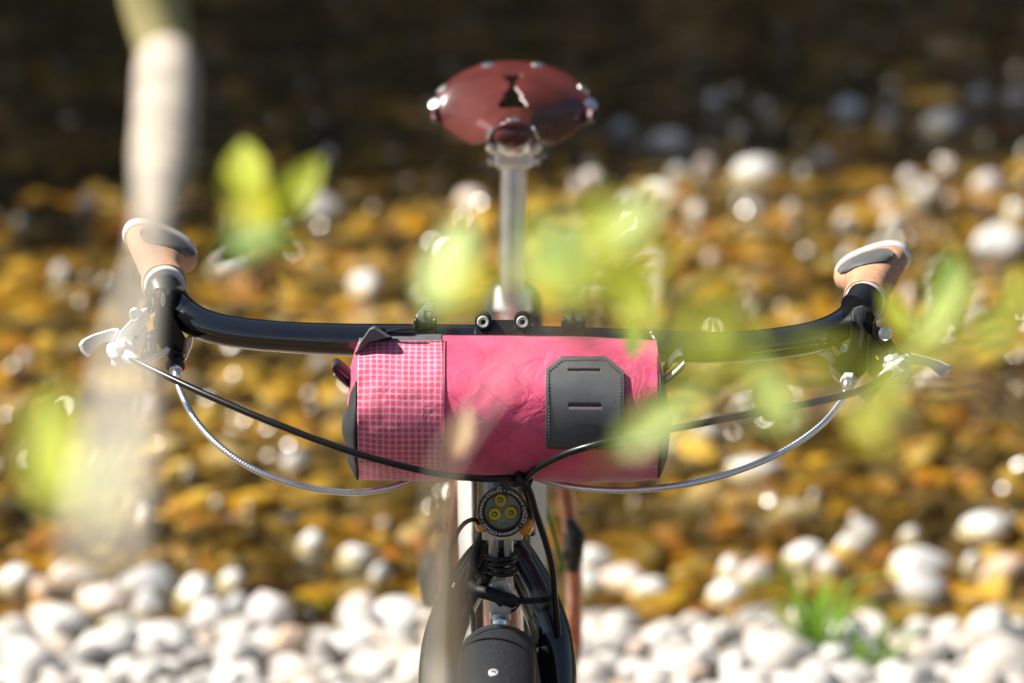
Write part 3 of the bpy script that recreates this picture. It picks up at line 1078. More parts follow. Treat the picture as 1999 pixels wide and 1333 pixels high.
for px_ in (943, 1020):
    c = P(px_, 628, -0.016)
    ears = MB().lathe([(0.0, 0.0072), (0.006, 0.0076), (0.026, 0.0076)], c, (0, 0.95, -0.2), 18)
    er = ears.build('bolt_boss', M['black_plastic'], face)
    MB().lathe([(0.0008, 0.0020), (-0.003, 0.0024), (-0.0036, 0.0046), (-0.0026, 0.0054), (0.002, 0.0054)], c, (0, 0.95, -0.2), 20, cap0=True).build('bolt', M['brushed'], face)

# -- frame: head tube, copper tubes
HT0 = Vector((CX, 0.012, 0.802)); HT1 = Vector((CX, 0.062, 0.945))
MB().tube([HT0, HT1], 0.0215, 24).build('head_tube', M['black_paint'], bike)
MB().tube([HT0 - Vector((0, 0.004, 0.012)), HT0], 0.0235, 24).build('lower_headset_cup', M['black_plastic'], bike)
MB().tube([HT1, HT1 + Vector((0, 0.004, 0.012))], 0.0235, 24).build('upper_headset_cup', M['black_plastic'], bike)
BB = Vector((CX * 0.5, 0.50, 0.30)); SC_ = Vector((0.0, 0.635, 0.80))
MB().tube([HT0 + Vector((0, 0.02, 0.02)), BB], 0.0185, 20).build('down_tube', M['copper'], bike)
MB().tube([HT1 + Vector((0, 0.012, -0.025)), SC_], 0.0150, 20).build('top_tube', M['copper'], bike)
MB().tube([BB, SC_ + (SC_ - BB).normalized() * 0.03], 0.0160, 20).build('seat_tube', M['copper'], bike)
for s in (-1, 1):
    MB().tube(catmull([SC_ + Vector((s * 0.018, 0.02, -0.01)), Vector((s * 0.052, 0.73, 0.62)), Vector((s * 0.066, 0.80, 0.49)), AX_R + Vector((s * 0.068, 0, 0))], 8), 0.0085, 12).build('seat_stay', M['copper'], bike)
    MB().tube(catmull([BB + Vector((s * 0.03, 0.02, 0)), BB + Vector((s * 0.05, 0.15, 0.03)), AX_R + Vector((s * 0.066, 0, 0))], 8), 0.0095, 12).build('chain_stay', M['copper'], bike)
    # rim brake arm on the stay
    px0 = 1122 if s > 0 else 838
    yo = 0 if s > 0 else 70
    arm_ = catmull([P(px0 - s * 4, 1110 + yo, 0.74), P(px0, 1080 + yo, 0.735), P(px0 + s * 2, 1050 + yo, 0.73), P(px0 - s * 6, 1028 + yo, 0.73), P(px0 - s * 12, 1012 + yo, 0.73)], 6)
    bko = MB().tube(arm_, [0.008, 0.0095, 0.010, 0.007, 0.005], 12).build('rear_brake_arm', M['black_plastic'], bike)
    MB().box(P(px0 - s * 8, 1066 + yo, 0.755), 0.018, 0.05, 0.014).build('brake_pad', M['black_rubber'], bko, bevel=0.003)
# green cord tied along the frame
gc = catmull([P(1066, 985, 0.40), P(1074, 1020, 0.40), P(1086, 1060, 0.40), P(1097, 1100, 0.40), P(1096, 1114, 0.40)], 6)
MB().tube(gc, [0.0022] * 3 + [0.0026, 0.004], 8).build('cord', M['green_cord'], bike, label='thin green cord hanging down beside the frame')

# -- seatpost and saddle
SPT = P(1003, 300, 0.655); SPB = P(990, 640, 0.61)
dirp = (SPT - SPB).normalized()
MB().tube([SC_ - dirp * 0.02, SPT], 0.0138, 24).build('seatpost', M['chrome'], bike)
MB().lathe([(-0.012, 0.0185), (-0.010, 0.0195), (0.010, 0.0195), (0.012, 0.0185)], SC_ + dirp * 0.03, dirp, 24).build('seat_clamp', M['silver'], bike)

SN, SR = 0.51, 0.742
SXC = P(1001, 180, 0.65).x


def saddle_pt(u, v, off=0.0):
    """u in -1..1 across, v 0 nose .. 1 rear."""
    ks = [(0, .0205, .020), (0.06, .0225, .021), (0.2, .0245, .026), (0.35, .030, .036), (0.46, .039, .045), (0.6, .055, .047), (0.75, .071, .046), (0.88, .0805, .043), (0.96, .081, .040), (1.0, .077, .036)]
    for i in range(len(ks) - 1):
        if v <= ks[i + 1][0]:
            k = (v - ks[i][0]) / (ks[i + 1][0] - ks[i][0]); break
    wv = ks[i][1] + (ks[i + 1][1] - ks[i][1]) * k
    dv = ks[i][2] + (ks[i + 1][2] - ks[i][2]) * k
    a = u * PI * 0.5
    x = (wv + off) * math.sin(a) ** 1 if u >= 0 else -(wv + off) * math.sin(-a)
    zc = 1.047 - 0.006 * math.sin(PI * min(1, v * 1.15)) + 0.004 * v
    z = zc - (dv + off) * (1 - math.cos(a)) + off
    y = SN + (SR - SN) * v - 0.060 * smooth(0.7, 1.0, v) * (abs(u) ** 2.2)
    if v < 0.06: y += 0.012 * abs(u) ** 2 * (1 - v / 0.06)
    return Vector((SXC + x, y, z))

nu, nv = 81, 90
vs, fs = [], []
for j in range(nv):
    for i in range(nu):
        vs.append(saddle_pt(-1 + 2 * i / (nu - 1), j / (nv - 1)))
def in_hole(p):
    v = (p.y - SN) / (SR - SN); x = abs(p.x - SXC)
    if v < 0.30 or v > 0.80: return False
    if v < 0.50: hw = 0.0135 * math.sin(PI * min(1, (v - 0.29) / 0.24)) ** 0.6
    elif v < 0.66: hw = 0.0128 + (0.0026 - 0.0128) * smooth(0.44, 0.66, v)
    else: hw = 0.0026 + 0.0058 * smooth(0.66, 0.80, v)
    return x < hw
for j in range(nv - 1):
    for i in range(nu - 1):
        q = (j * nu + i, j * nu + i + 1, (j + 1) * nu + i + 1, (j + 1) * nu + i)
        c = (vs[q[0]] + vs[q[2]]) / 2
        if not in_hole(c): fs.append(q)
# snap the rim of the opening
smb = MB(); smb.add(vs, fs)
saddle = smb.build('saddle', M['saddle'], bike, angle=180, solid=0.0055, label='reddish brown leather saddle with a keyhole slot and steel rivets')
for (u, v) in [(-0.20, 0.972), (0.20, 0.972), (-0.66, 0.955), (0.66, 0.955), (-0.80, 0.885), (0.80, 0.885), (0, 0.05), (-0.72, 0.055), (0.72, 0.055)]:
    c = saddle_pt(u, v, 0.0028)
    e = 0.01
    tu = saddle_pt(min(1, u + e), v) - saddle_pt(u - e, v); tv = saddle_pt(u, min(1, v + e)) - saddle_pt(u, v - e)
    nrm = tu.cross(tv).normalized()
    if nrm.z < 0: nrm = -nrm
    MB().lathe([(-0.001, 0.0072), (0.0005, 0.0069), (0.0012, 0.0050), (0.0015, 0.0015)], c, nrm, 16).build('rivet', M['chrome'], saddle)
MB().sphere(Vector((SXC, SN + 0.008, 1.034)), 0.0192, 0.009, 0.0135, 20, 12).build('nose_cap', M['saddle'], saddle)
# hardware under the saddle
hw = MB()
hw.sphere(P(1003, 282, 0.545), 0.017, 0.014, 0.012)
nose = hw.build('nose_bracket', M['chrome'], saddle)
MB().lathe([(0, 0.0035), (0.004, 0.0045), (0.010, 0.0045)], P(1005, 275, 0.528), (0, 1, 0), 12).build('tension_bolt', M['bezel'], saddle)
for s in (-1, 1):
    r_ = catmull([P(1003, 282, 0.545) + Vector((s * 0.006, 0, -0.004)), P(1003 + s * 36, 291, 0.60), P(1003 + s * 40, 280, 0.68), Vector((SXC + s * 0.06, 0.70, 1.008))], 8)
    MB().tube(r_, 0.0038, 10).build('rail', M['chrome'], saddle)
    MB().sphere(P(1003 + s * 38, 284, 0.585), 0.009, 0.012, 0.009).build('rail_fitting', M['brushed'], saddle)
    MB().box(P(1003 + s * 26, 310, 0.640), 0.026, 0.018, 0.008, Matrix.Rotation(s * 0.15, 3, 'Y')).build('clamp_ear', M['brushed'], saddle, bevel=0.003)
MB().box(P(1003, 300, 0.65), 0.040, 0.045, 0.022).build('seat_clamp_head', M['silver'], saddle, bevel=0.006)

# -- fork
crown = P(980, 1085, 0.0)
def leg(s):
    if s < 0:
        pts_ = [P(962, 1075, 0.0), P(940, 1098, -0.004), P(912, 1140, -0.012), P(884, 1195, -0.026), P(864, 1250, -0.040), P(854, 1310, -0.052), P(850, 1380, -0.066), P(850, 1500, -0.09), Vector((AX_F.x - 0.056, AX_F.y + 0.02, AX_F.z + 0.06)), AX_F + Vector((-0.056, 0, 0))]
    else:
        pts_ = [P(996, 1070, 0.0), P(1014, 1098, -0.004), P(1038, 1140, -0.012), P(1062, 1195, -0.026), P(1080, 1250, -0.040), P(1089, 1310, -0.052), P(1092, 1380, -0.066), P(1092, 1500, -0.09), Vector((AX_F.x + 0.056, AX_F.y + 0.02, AX_F.z + 0.06)), AX_F + Vector((0.056, 0, 0))]
    MB().tube(catmull(pts_, 7), [0.016, 0.0175, 0.0180, 0.0182, 0.0178, 0.017, 0.0155, 0.013, 0.010, 0.009], 22).build('fork_leg', M['fork_paint'], bike)
leg(-1); leg(1)
MB().tube([P(980, 1112, 0.0), P(980, 1060, 0.004), HT0], [0.0190, 0.0200, 0.0215], 22).build('fork_crown', M['fork_paint'], bike)


# -- wheels
def wheel(c, name):
    rim = MB()
    prof = [(-0.011, RW - 0.060), (-0.013, RW - 0.045), (0.013, RW - 0.045), (0.011, RW - 0.060)]
    rim.lathe([(-0.013, RW - 0.045), (-0.012, RW - 0.058), (0, RW - 0.064), (0.012, RW - 0.058), (0.013, RW - 0.045), (0, RW - 0.05), (-0.013, RW - 0.045)], c, (1, 0, 0), 72, False, False)
    r = rim.build(name, M['silver'], bike)
    ty = [((0.024 + 0.0) * math.cos(a), RW - 0.024 + 0.024 * math.sin(a)) for a in np.linspace(-PI * 0.75, PI * 1.75, 20)]
    ty = [((0.026) * math.cos(a), RW - 0.0245 + 0.0245 * math.sin(a)) for a in np.linspace(0, 2 * PI, 21)]
    MB().lathe(ty, c, (1, 0, 0), 80, False, False).build('tyre', M['tyre'], r)
    MB().lathe([(-0.05, 0.006), (-0.036, 0.006), (-0.035, 0.026), (-0.030, 0.026), (-0.026, 0.016), (0.026, 0.016), (0.030, 0.026), (0.035, 0.026), (0.036, 0.006), (0.05, 0.006)], c, (1, 0, 0), 20).build('hub', M['silver'], r)
    for k in range(32):
        a = 2 * PI * k / 32
        s = 1 if k % 2 else -1
        a2 = a + (0.9 if (k // 2) % 2 else -0.9)
        p0 = Vector(c) + Vector((s * 0.031, 0.024 * math.cos(a2), 0.024 * math.sin(a2)))
        p1 = Vector(c) + Vector((0, (RW - 0.06) * math.cos(a), (RW - 0.06) * math.sin(a)))
        MB().tube([p0, p1], 0.001, 5, False).build('spoke', M['chrome'], r)
    return r
wheel(AX_F, 'front_wheel')
wheel(AX_R, 'rear_wheel')


def fender(c, a0, a1, name, rad=0.392, hw_=0.0315, xoff=0.0):
    def fn(u, v):
        a = a0 + (a1 - a0) * v                    # measured from straight up, + towards the rear
        b = (u - 0.5) * 2 * 1.18
        x = hw_ * math.sin(b) / math.sin(1.18)
        rr = rad - hw_ * 0.95 * (1 - math.cos(b))
        # rounded front lip
        return Vector((c.x + x + xoff, c.y + rr * math.sin(a), c.z + rr * math.cos(a)))
    return MB().grid(fn, 25, 60).build(name, M['fender'], bike, solid=0.0022, angle=180)
ff = fender(AX_F, math.radians(-62), math.radians(118), 'front_fender')
fender(AX_R, math.radians(-95), math.radians(75), 'rear_fender', 0.40)
# small oval badge on the front fender
bdir = (P(963, 1313, 0.0) - CAM).normalized()
bt = 4.0
while math.hypot((CAM + bdir * bt - AX_F).y, (CAM + bdir * bt - AX_F).z) > 0.3932: bt += 0.0005
bc = CAM + bdir * bt
nrm = Vector((0, bc.y - AX_F.y, bc.z - AX_F.z)).normalized()
bc = Vector((bc.x, AX_F.y, AX_F.z)) + nrm * 0.3932
def oval(rx, ry, off):
    tvec = Vector((1, 0, 0)).cross(nrm)
    return [bc + nrm * off + Vector((1, 0, 0)) * (rx * math.cos(2 * PI * k / 28)) + tvec * (ry * math.sin(2 * PI * k / 28)) for k in range(28)]
ob = MB()
r0, r1, r2 = oval(0.0042, 0.0060, -0.002), oval(0.0042, 0.0060, 0.0004), oval(0.0038, 0.0054, 0.0007)
ob.add(r0 + r1 + r2, [(i * 28 + k, i * 28 + (k + 1) % 28, (i + 1) * 28 + (k + 1) % 28, (i + 1) * 28 + k) for i in range(2) for k in range(28)] + [tuple(56 + k for k in range(28))])
badge = ob.build('badge', M['silver'], ff, label='tiny oval silver badge on the fender')
tvec = Vector((1, 0, 0)).cross(nrm)
scr = [bc + nrm * 0.0009 + Vector((1, 0, 0)) * x + tvec * y for (x, y) in [(-0.0024, 0.002), (-0.0014, -0.003), (-0.0004, 0.003), (0.0004, -0.003), (0.0014, 0.003), (0.0024, -0.002)]]
MB().tube(catmull(scr, 5), 0.00022, 6).build('badge_mark', M['bezel'], badge)

# -- headlight on its bracket
HLC = P(981, 1000, -0.075)
hax = Vector((0, -math.cos(math.radians(14)), math.sin(math.radians(14))))
k_ = 4.43 / FPX
RO = 49.5 * k_; RI = 35.5 * k_
hl = MB().lathe([(-0.050, RO * 0.55), (-0.046, RO * 0.8), (-0.034, RO * 0.93), (-0.012, RO * 0.985), (-0.004, RO * 0.985), (-0.004, RO * 0.90)], HLC, hax, 48, True, False)
head = hl.build('headlight', M['bezel'], bike, label='round headlight with three yellow emitters in a lettered dark ring')
bz = MB().lathe([(-0.006, RO * 0.96), (-0.005, RO), (-0.0008, RO), (0.0006, RO * 0.965), (0.0006, RI * 1.09), (-0.0004, RI * 1.045), (-0.0035, RI * 1.0), (-0.010, RI * 1.0)], HLC, hax, 64, False, False)
bezel = bz.build('bezel', M['bezel'], head)
MB().lathe([(-0.012, RI * 1.02), (-0.0118, 0.0001)], HLC, hax, 48, False, False).build('reflector', M['lens_grey'], head)
MB().lathe([(-0.003, RI * 1.01), (-0.0022, RI * 0.7), (-0.0018, 0.0001)], HLC, hax, 48, False, False).build('lens', M['glass'], head)
HR = Vector((1, 0, 0)); HU = hax.cross(HR).normalized()
if HU.z < 0: HU = -HU
for (dx, dy) in ((-4, 23), (-15.5, -5), (17, -2)):
    c = HLC + HR * (dx * k_) + HU * (dy * k_)
    e_ = MB().lathe([(-0.0118, 14.0 * k_), (-0.0085, 13.6 * k_), (-0.0060, 11.5 * k_), (-0.0074, 5.4 * k_)], c, hax, 24, False, False)
    em = e_.build('emitter_cup', M['led_yellow'], head)
    MB().lathe([(-0.0074, 5.4 * k_), (-0.0060, 5.0 * k_), (-0.0056, 3.4 * k_), (-0.0066, 3.0 * k_)], c, hax, 20, False, True).build('emitter_rim', M['lens_grey'], em)
    MB().sphere(c - hax * 0.0056, 3.0 * k_, 3.0 * k_, 3.0 * k_).build('emitter_chip', M['led_yellow'], em)
MB().lathe([(-0.0118, 4.6 * k_), (-0.009, 4.2 * k_), (-0.009, 2.5 * k_)], HLC - HU * (28 * k_) + HR * (3 * k_), hax, 16, False, True).build('screw', M['lens_grey'], head)

# ring lettering
def char_mesh(ch):
    cu = bpy.data.curves.new('t', 'FONT'); cu.body = ch; cu.align_x = 'CENTER'; cu.size = 1.0; cu.offset = 0.018
    o = bpy.data.objects.new('t', cu); COL.objects.link(o)
    bpy.context.view_layer.update()
    dg = bpy.context.evaluated_depsgraph_get()
    me = bpy.data.meshes.new_from_object(o.evaluated_get(dg))
    v = [tuple(q.co) for q in me.vertices]; f = [tuple(p.vertices) for p in me.polygons]
    bpy.data.objects.remove(o); bpy.data.curves.remove(cu); bpy.data.meshes.remove(me)
    return v, f
word = 'sinewave CYCLES'
cm = {c: char_mesh(c) for c in set(word) if c != ' '}
lt = MB()
RL = (RO + RI * 1.05) / 2
fs_ = 8.6 * k_
wid = {c: (1.05 if c == 'w' else 0.42 if c in 'i ' else 0.78) for c in set(word)}
tot = sum(wid[c] for c in word) + 1.5
for rep in range(3):
    ang = math.radians(84 - 120 * rep)         # clockwise from just right of the top
    step = math.radians(120) / tot
    ang -= step * 0.75
    for ch in word:
        ang -= step * wid[ch] / 2
        if ch != ' ':
            v, f = cm[ch]
            rad = Vector((0, 0, 0)) + HR * math.cos(ang) + HU * math.sin(ang)
            tan = HR * math.sin(ang) - HU * math.cos(ang)
            lt.add([HLC + hax * 0.0010 + rad * (RL - 0.30 * fs_ + y * fs_) + tan * (x * fs_) for (x, y, z) in v], f)
        ang -= step * wid[ch] / 2
    da = math.radians(84 - 120 * rep)
    dc = HLC + hax * 0.0010 + (HR * math.cos(da) + HU * math.sin(da)) * RL
    lt.lathe([(0, 1.1 * k_), (0.0001, 0.00001)], dc, hax, 12, False, False)
lt.build('ring_lettering', M['white_print'], bezel, smooth=False)

# amber side lenses, bracket rods, mounting bolt, fender stay
for (px_, py_) in ((942, 1021), (1026, 1027)):
    c = P(px_, py_, -0.062)
    a = MB().sphere(c, 0.0075, 0.010, 0.0085).build('amber_lens', M['amber'], head)
MB().box(P(981, 1041, -0.060), 0.036, 0.014, 0.010).build('light_mount', M['brushed'], head, bevel=0.002)
for px_ in (963, 993):
    MB().lathe([(0, 0.0048), (0.006, 0.0048), (0.007, 0.0041), (0.0655, 0.0041)], P(px_, 1040, -0.063), (P(px_, 1140, -0.058) - P(px_, 1040, -0.063)), 16).build('bracket_rod', M['brushed'], head)
br = MB()
br.prism([(956, 1128), (997, 1128), (997, 1208), (956, 1208)], -0.056, -0.050)
brk = br.build('fender_bracket', M['brushed'], bike)
MB().prism([(968, 1160), (990, 1158), (989, 1178), (976, 1185), (968, 1178)], -0.0572, -0.0568).build('bracket_slot', M['black_plastic'], brk)
MB().lathe([(0, 0.0036), (-0.0032, 0.004), (-0.0036, 0.0085), (-0.002, 0.0105), (0.004, 0.0105), (0.0042, 0.013), (0.0075, 0.013)], P(976, 1148, -0.060), (0, 1, 0), 24).build('crown_bolt', M['brushed'], brk)
MB().prism([(957, 1199), (997, 1199), (997, 1211), (957, 1211)], -0.062, -0.048).build('bracket_foot', M['chrome'], brk)
MB().tube([P(976, 1205, -0.054), P(975, 1246, -0.062)], 0.0080, 18).build('fender_stay', M['chrome'], brk)


# -- brake levers and shifters
def hexnut(c, ax, r, h, mm, name, par):
    return MB().lathe([(0, r * 0.9), (h * 0.12, r), (h * 0.85, r), (h, r * 0.8)], c, ax, 6).build(name, M[mm], par, angle=25)


def lever_left():
    b = MB().prism([(308, 592), (326, 596), (340, 622), (356, 648), (364, 662), (364, 690), (350, 704), (326, 700), (306, 668), (298, 630)], -0.018, 0.034)
    root = b.build('brake_lever', M['black_plastic'], bike, label='silver brake and shift lever with black body, left of the picture')
    MB().prism([(283, 602), (292, 578), (304, 562), (320, 560), (327, 576), (316, 592), (298, 612), (287, 612)], -0.034, -0.008).build('shift_indicator', M['black_plastic'], root)
    MB().prism([(305, 571), (312, 567), (315, 578), (308, 582)], -0.0362, -0.0355).build('red_mark', M['red_print'], root)
    MB().prism([(315, 569), (322, 574), (323, 590), (318, 599), (313, 586)], -0.0362, -0.034).build('clear_window', M['white_web'], root)
    MB().prism([(296, 583), (299, 582), (300, 596), (297, 596)], -0.0362, -0.0355).build('white_mark', M['white_print'], root)
    MB().tube([P(318, 566, 0.03), P(322, 578, 0.022), P(336, 588, 0.018)], 0.0165, 24).build('bar_clamp', M['black_plastic'], root)
    arm = MB().prism([(272, 604), (288, 600), (290, 616), (272, 640), (258, 668), (246, 690), (230, 686), (224, 664), (234, 646), (252, 628)], -0.040, -0.022)
    a = arm.build('lever_arm', M['alloy'], root)
    MB().prism([(290, 610), (297, 604), (292, 622), (276, 644), (266, 660), (262, 650), (276, 632)], -0.036, -0.020).build('arm_rib', M['silver'], root)
    MB().lathe([(0, 0.0062), (-0.002, 0.0062), (-0.003, 0.0045), (-0.001, 0.0036), (0.0005, 0.0020)], P(266, 613, -0.042), (0.35, 1, -0.1), 20).build('pivot_bolt', M['chrome'], a)
    MB().prism([(252, 668), (270, 642), (286, 636), (288, 650), (276, 676), (262, 700), (248, 690)], -0.032, -0.012).build('lever_plate', M['alloy'], root)
    MB().lathe([(0, 0.0028), (0.002, 0.0028)], P(265, 657, -0.0345), (0, 1, 0), 12).build('rivet', M['bezel'], root)
    pod = MB().prism([(288, 650), (300, 642), (306, 668), (305, 690), (288, 702), (272, 702), (276, 684)], -0.030, 0.010)
    pd = pod.build('shifter_cover', M['grey_rubber'], root)
    MB().prism([(285, 655), (291, 649), (296, 656), (288, 663)], -0.0335, -0.0325).build('white_mark', M['white_print'], pd)
    MB().prism([(286, 668), (291, 665), (293, 684), (288, 686)], -0.0335, -0.0325).build('white_mark', M['white_print'], pd)
    MB().prism([(277, 684), (283, 680), (286, 686), (280, 691)], -0.0335, -0.0325).build('white_mark', M['white_print'], pd)
    MB().prism([(276, 705), (300, 690), (326, 676), (334, 682), (328, 692), (304, 702), (282, 716)], -0.030, -0.006).build('cable_stop_arm', M['alloy'], root)
    MB().prism([(322, 688), (336, 678), (356, 690), (362, 704), (348, 716), (332, 712)], -0.024, 0.014).build('cable_housing_stop', M['black_plastic'], root)
    # blade, seen nearly end on: curves out to the left
    blade = MB().prism([(153, 673), (160, 663), (182, 652), (222, 640), (232, 641), (236, 652), (228, 664), (200, 669), (186, 678), (176, 694), (170, 697), (158, 686)], -0.036, 0.004)
    blade.build('lever_blade', M['silver'], root)
    MB().prism([(362, 662), (370, 653), (379, 652), (375, 676), (364, 702), (353, 714), (350, 706), (360, 688)], 0.016, 0.040).build('shift_blade', M['silver'], root)
    # barrel adjuster with scalloped rim
    c = P(246, 694, -0.050); ax = (P(300, 722, -0.080) - P(246, 694, -0.050)).normalized()
    bar = MB().lathe([(-0.020, 0.0070), (-0.006, 0.0075), (0.000, 0.0075), (0.003, 0.0060), (0.010, 0.0045), (0.016, 0.0040)], c, ax, 24).build('barrel_adjuster', M['silver'], root)
    kn = MB()
    ref = ax.cross(Vector((0, 0, 1))).normalized(); r2_ = ax.cross(ref)
    n = 48
    prof = [(-0.010, 0.82), (-0.0085, 1.0), (-0.002, 1.0), (0.0, 0.82)]
    vs = []
    for (h, r) in prof:
        for k in range(n):
            a_ = 2 * PI * k / n
            rr = (0.0118 + 0.0013 * math.cos(8 * a_)) * r
            vs.append(c + ax * h + ref * (math.cos(a_) * rr) + r2_ * (math.sin(a_) * rr))
    kn.add(vs, [(i * n + k, i * n + (k + 1) % n, (i + 1) * n + (k + 1) % n, (i + 1) * n + k) for i in range(3) for k in range(n)] + [tuple(range(n)), tuple(3 * n + k for k in range(n))])
    kn.build('adjuster_ring', M['silver'], bar)
    # second barrel for the ribbed cable
    c = P(341, 708, -0.026); ax = (P(346, 745, -0.05) - c).normalized()
    hexnut(c, ax, 0.0085, 0.010, 'black_plastic', 'hex_adjuster', root)
    MB().lathe([(0.010, 0.0062), (0.012, 0.0062), (0.013, 0.0048), (0.015, 0.0048), (0.016, 0.0040), (0.021, 0.0038)], c, ax, 18).build('ferrule', M['chrome'], root)

lever_left()


def lever_right():
    b = MB().prism([(1662, 600), (1688, 596), (1706, 604), (1712, 640), (1716, 668), (1704, 694), (1690, 726), (1676, 740), (1650, 742), (1634, 728), (1622, 714), (1626, 700), (1640, 690), (1652, 688), (1660, 660)], -0.022, 0.034)
    root = b.build('brake_lever', M['black_plastic'], bike, label='black bodied brake lever behind green leaves, right of the picture')
    MB().tube([P(1690, 582, 0.034), P(1682, 596, 0.024), P(1672, 606, 0.018)], 0.0165, 24).build('bar_clamp', M['black_plastic'], root)
    MB().prism([(1662, 612), (1668, 600), (1684, 596), (1694, 604), (1690, 622), (1684, 632), (1690, 650), (1682, 684), (1676, 676), (1680, 642), (1672, 630), (1664, 626)], -0.030, -0.016).build('shift_cover', M['grey_rubber'], root)
    MB().prism([(1690, 604), (1700, 606), (1710, 620), (1704, 640), (1694, 634), (1686, 622)], -0.036, -0.012).build('shift_indicator', M['black_plastic'], root)
    arm = MB().prism([(1702, 634), (1716, 638), (1736, 656), (1748, 676), (1764, 690), (1768, 704), (1752, 712), (1738, 700), (1722, 676), (1704, 652)], -0.040, -0.020)
    a = arm.build('lever_arm', M['black_plastic'], root)
    MB().lathe([(0, 0.0062), (-0.002, 0.0062), (-0.003, 0.0045), (-0.001, 0.0036), (0.0005, 0.0020)], P(1727, 651, -0.042), (-0.35, 1, -0.1), 20).build('pivot_bolt', M['chrome'], a)
    MB().prism([(1694, 648), (1712, 660), (1732, 684), (1744, 706), (1736, 730), (1712, 744), (1694, 730), (1690, 690)], -0.034, 0.004).build('shifter_cover', M['black_plastic'], root)
    MB().prism([(1711, 693), (1717, 700), (1714, 703), (1711, 701), (1709, 698)], -0.0365, -0.0355).build('yellow_mark', M['led_yellow'], root)
    MB().prism([(1668, 764), (1690, 752), (1724, 746), (1726, 750), (1706, 778), (1696, 785), (1690, 784)], -0.02, 0.016).build('lower_cover', M['black_plastic'], root)
    MB().prism([(1770, 690), (1776, 688), (1806, 695), (1836, 704), (1856, 714), (1858, 722), (1838, 737), (1828, 728), (1814, 716), (1774, 708)], -0.036, 0.004).build('lever_blade', M['silver'], root)
    MB().prism([(1590, 686), (1606, 684), (1622, 680), (1632, 696), (1628, 704), (1634, 730), (1640, 742), (1638, 748), (1626, 736), (1618, 706), (1604, 694)], 0.016, 0.038).build('shift_blade', M['silver'], root)
    MB().prism([(1628, 676), (1640, 670), (1654, 672), (1655, 688), (1646, 690), (1634, 682)], 0.004, 0.022).build('clamp_tab', M['black_plastic'], root)
    MB().lathe([(0, 0.004), (-0.002, 0.004), (-0.001, 0.002)], P(1648, 680, 0.001), (0, 1, 0), 12).build('tab_screw', M['silver'], root)
    c = P(1742, 722, -0.050); ax = (P(1690, 758, -0.075) - P(1742, 722, -0.050)).normalized()
    bar = MB().lathe([(-0.020, 0.0070), (-0.006, 0.0075), (0.000, 0.0075), (0.003, 0.0060), (0.010, 0.0045), (0.016, 0.0040)], c, ax, 24).build('barrel_adjuster', M['silver'], root)
    kn = MB()
    ref = ax.cross(Vector((0, 0, 1))).normalized(); r2_ = ax.cross(ref)
    n = 48
    vs = []
    for (h, r) in [(-0.010, 0.82), (-0.0085, 1.0), (-0.002, 1.0), (0.0, 0.82)]:
        for k in range(n):
            a_ = 2 * PI * k / n
            rr = (0.0118 + 0.0013 * math.cos(8 * a_)) * r
            vs.append(c + ax * h + ref * (math.cos(a_) * rr) + r2_ * (math.sin(a_) * rr))
    kn.add(vs, [(i * n + k, i * n + (k + 1) % n, (i + 1) * n + (k + 1) % n, (i + 1) * n + k) for i in range(3) for k in range(n)] + [tuple(range(n)), tuple(3 * n + k for k in range(n))])
    kn.build('adjuster_ring', M['silver'], bar)
    c = P(1658, 738, -0.026); ax = (P(1650, 768, -0.05) - c).normalized()
    hexnut(c, ax, 0.0075, 0.008, 'alloy', 'hex_adjuster', root)
    MB().lathe([(0.008, 0.0062), (0.010, 0.0062), (0.011, 0.0048), (0.013, 0.0048), (0.014, 0.0040), (0.019, 0.0038)], c, ax, 18).build('ferrule', M['chrome'], root)

lever_right()

# -- cables
def cable(name, pts_, r, m_, ribbed=False, label=None, par=None):
    path = catmull(pts_, 40 if ribbed else 10)
    if ribbed:
        # even ribs along the length
        L = [0]
        for a, b_ in zip(path, path[1:]): L.append(L[-1] + (b_ - a).length)
        n = int(L[-1] / 0.0009)
        out, j = [], 0
        for i in range(n + 1):
            s = L[-1] * i / n
            while j < len(L) - 2 and L[j + 1] < s: j += 1
            t = (s - L[j]) / max(1e-9, L[j + 1] - L[j])
            out.append(path[j].lerp(path[j + 1], t))
        rs = [r * (1.0 if i % 3 else 0.84) for i in range(n + 1)]
        o = MB().tube(out, rs, 10).build(name, M[m_], par or bike, angle=80, label=label)
    else:
        o = MB().tube(path, r, 14).build(name, M[m_], par or bike, label=label)
    return o
cable('brake_cable', [P(250, 697, -0.055), P(300, 722, -0.080), P(400, 769, -0.118), P(520, 820, -0.150), P(640, 866, -0.168), P(740, 898, -0.172), P(850, 924, -0.166), P(940, 934, -0.150), P(1005, 934, -0.128), P(1030, 952, -0.115), P(1046, 1000, -0.105), P(1066, 1060, -0.085), P(1078, 1110, -0.070), P(1083, 1172, -0.060), P(1090, 1240, -0.058)], 0.0031, 'cable', label='black cable sagging from the left lever across the bag')
cable('brake_cable', [P(1738, 726, -0.055), P(1690, 758, -0.078), P(1600, 783, -0.110), P(1480, 806, -0.140), P(1380, 824, -0.160), P(1280, 844, -0.172), P(1180, 864, -0.176), P(1110, 884, -0.168), P(1058, 908, -0.150), P(1030, 930, -0.130), P(1026, 952, -0.110), P(1036, 985, -0.080), P(1040, 1040, -0.020)], 0.0033, 'cable', label='black cable from the right lever bending down in front of the bag')
cable('shift_cable', [P(346, 742, -0.048), P(352, 764, -0.060), P(380, 818, -0.085), P(430, 872, -0.108), P(500, 918, -0.125), P(590, 949, -0.130), P(680, 961, -0.125), P(750, 954, -0.112), P(800, 938, -0.095), P(850, 915, -0.07), P(930, 925, -0.03)], 0.0031, 'chrome', True, 'ribbed silver cable sagging below the left half of the bag')
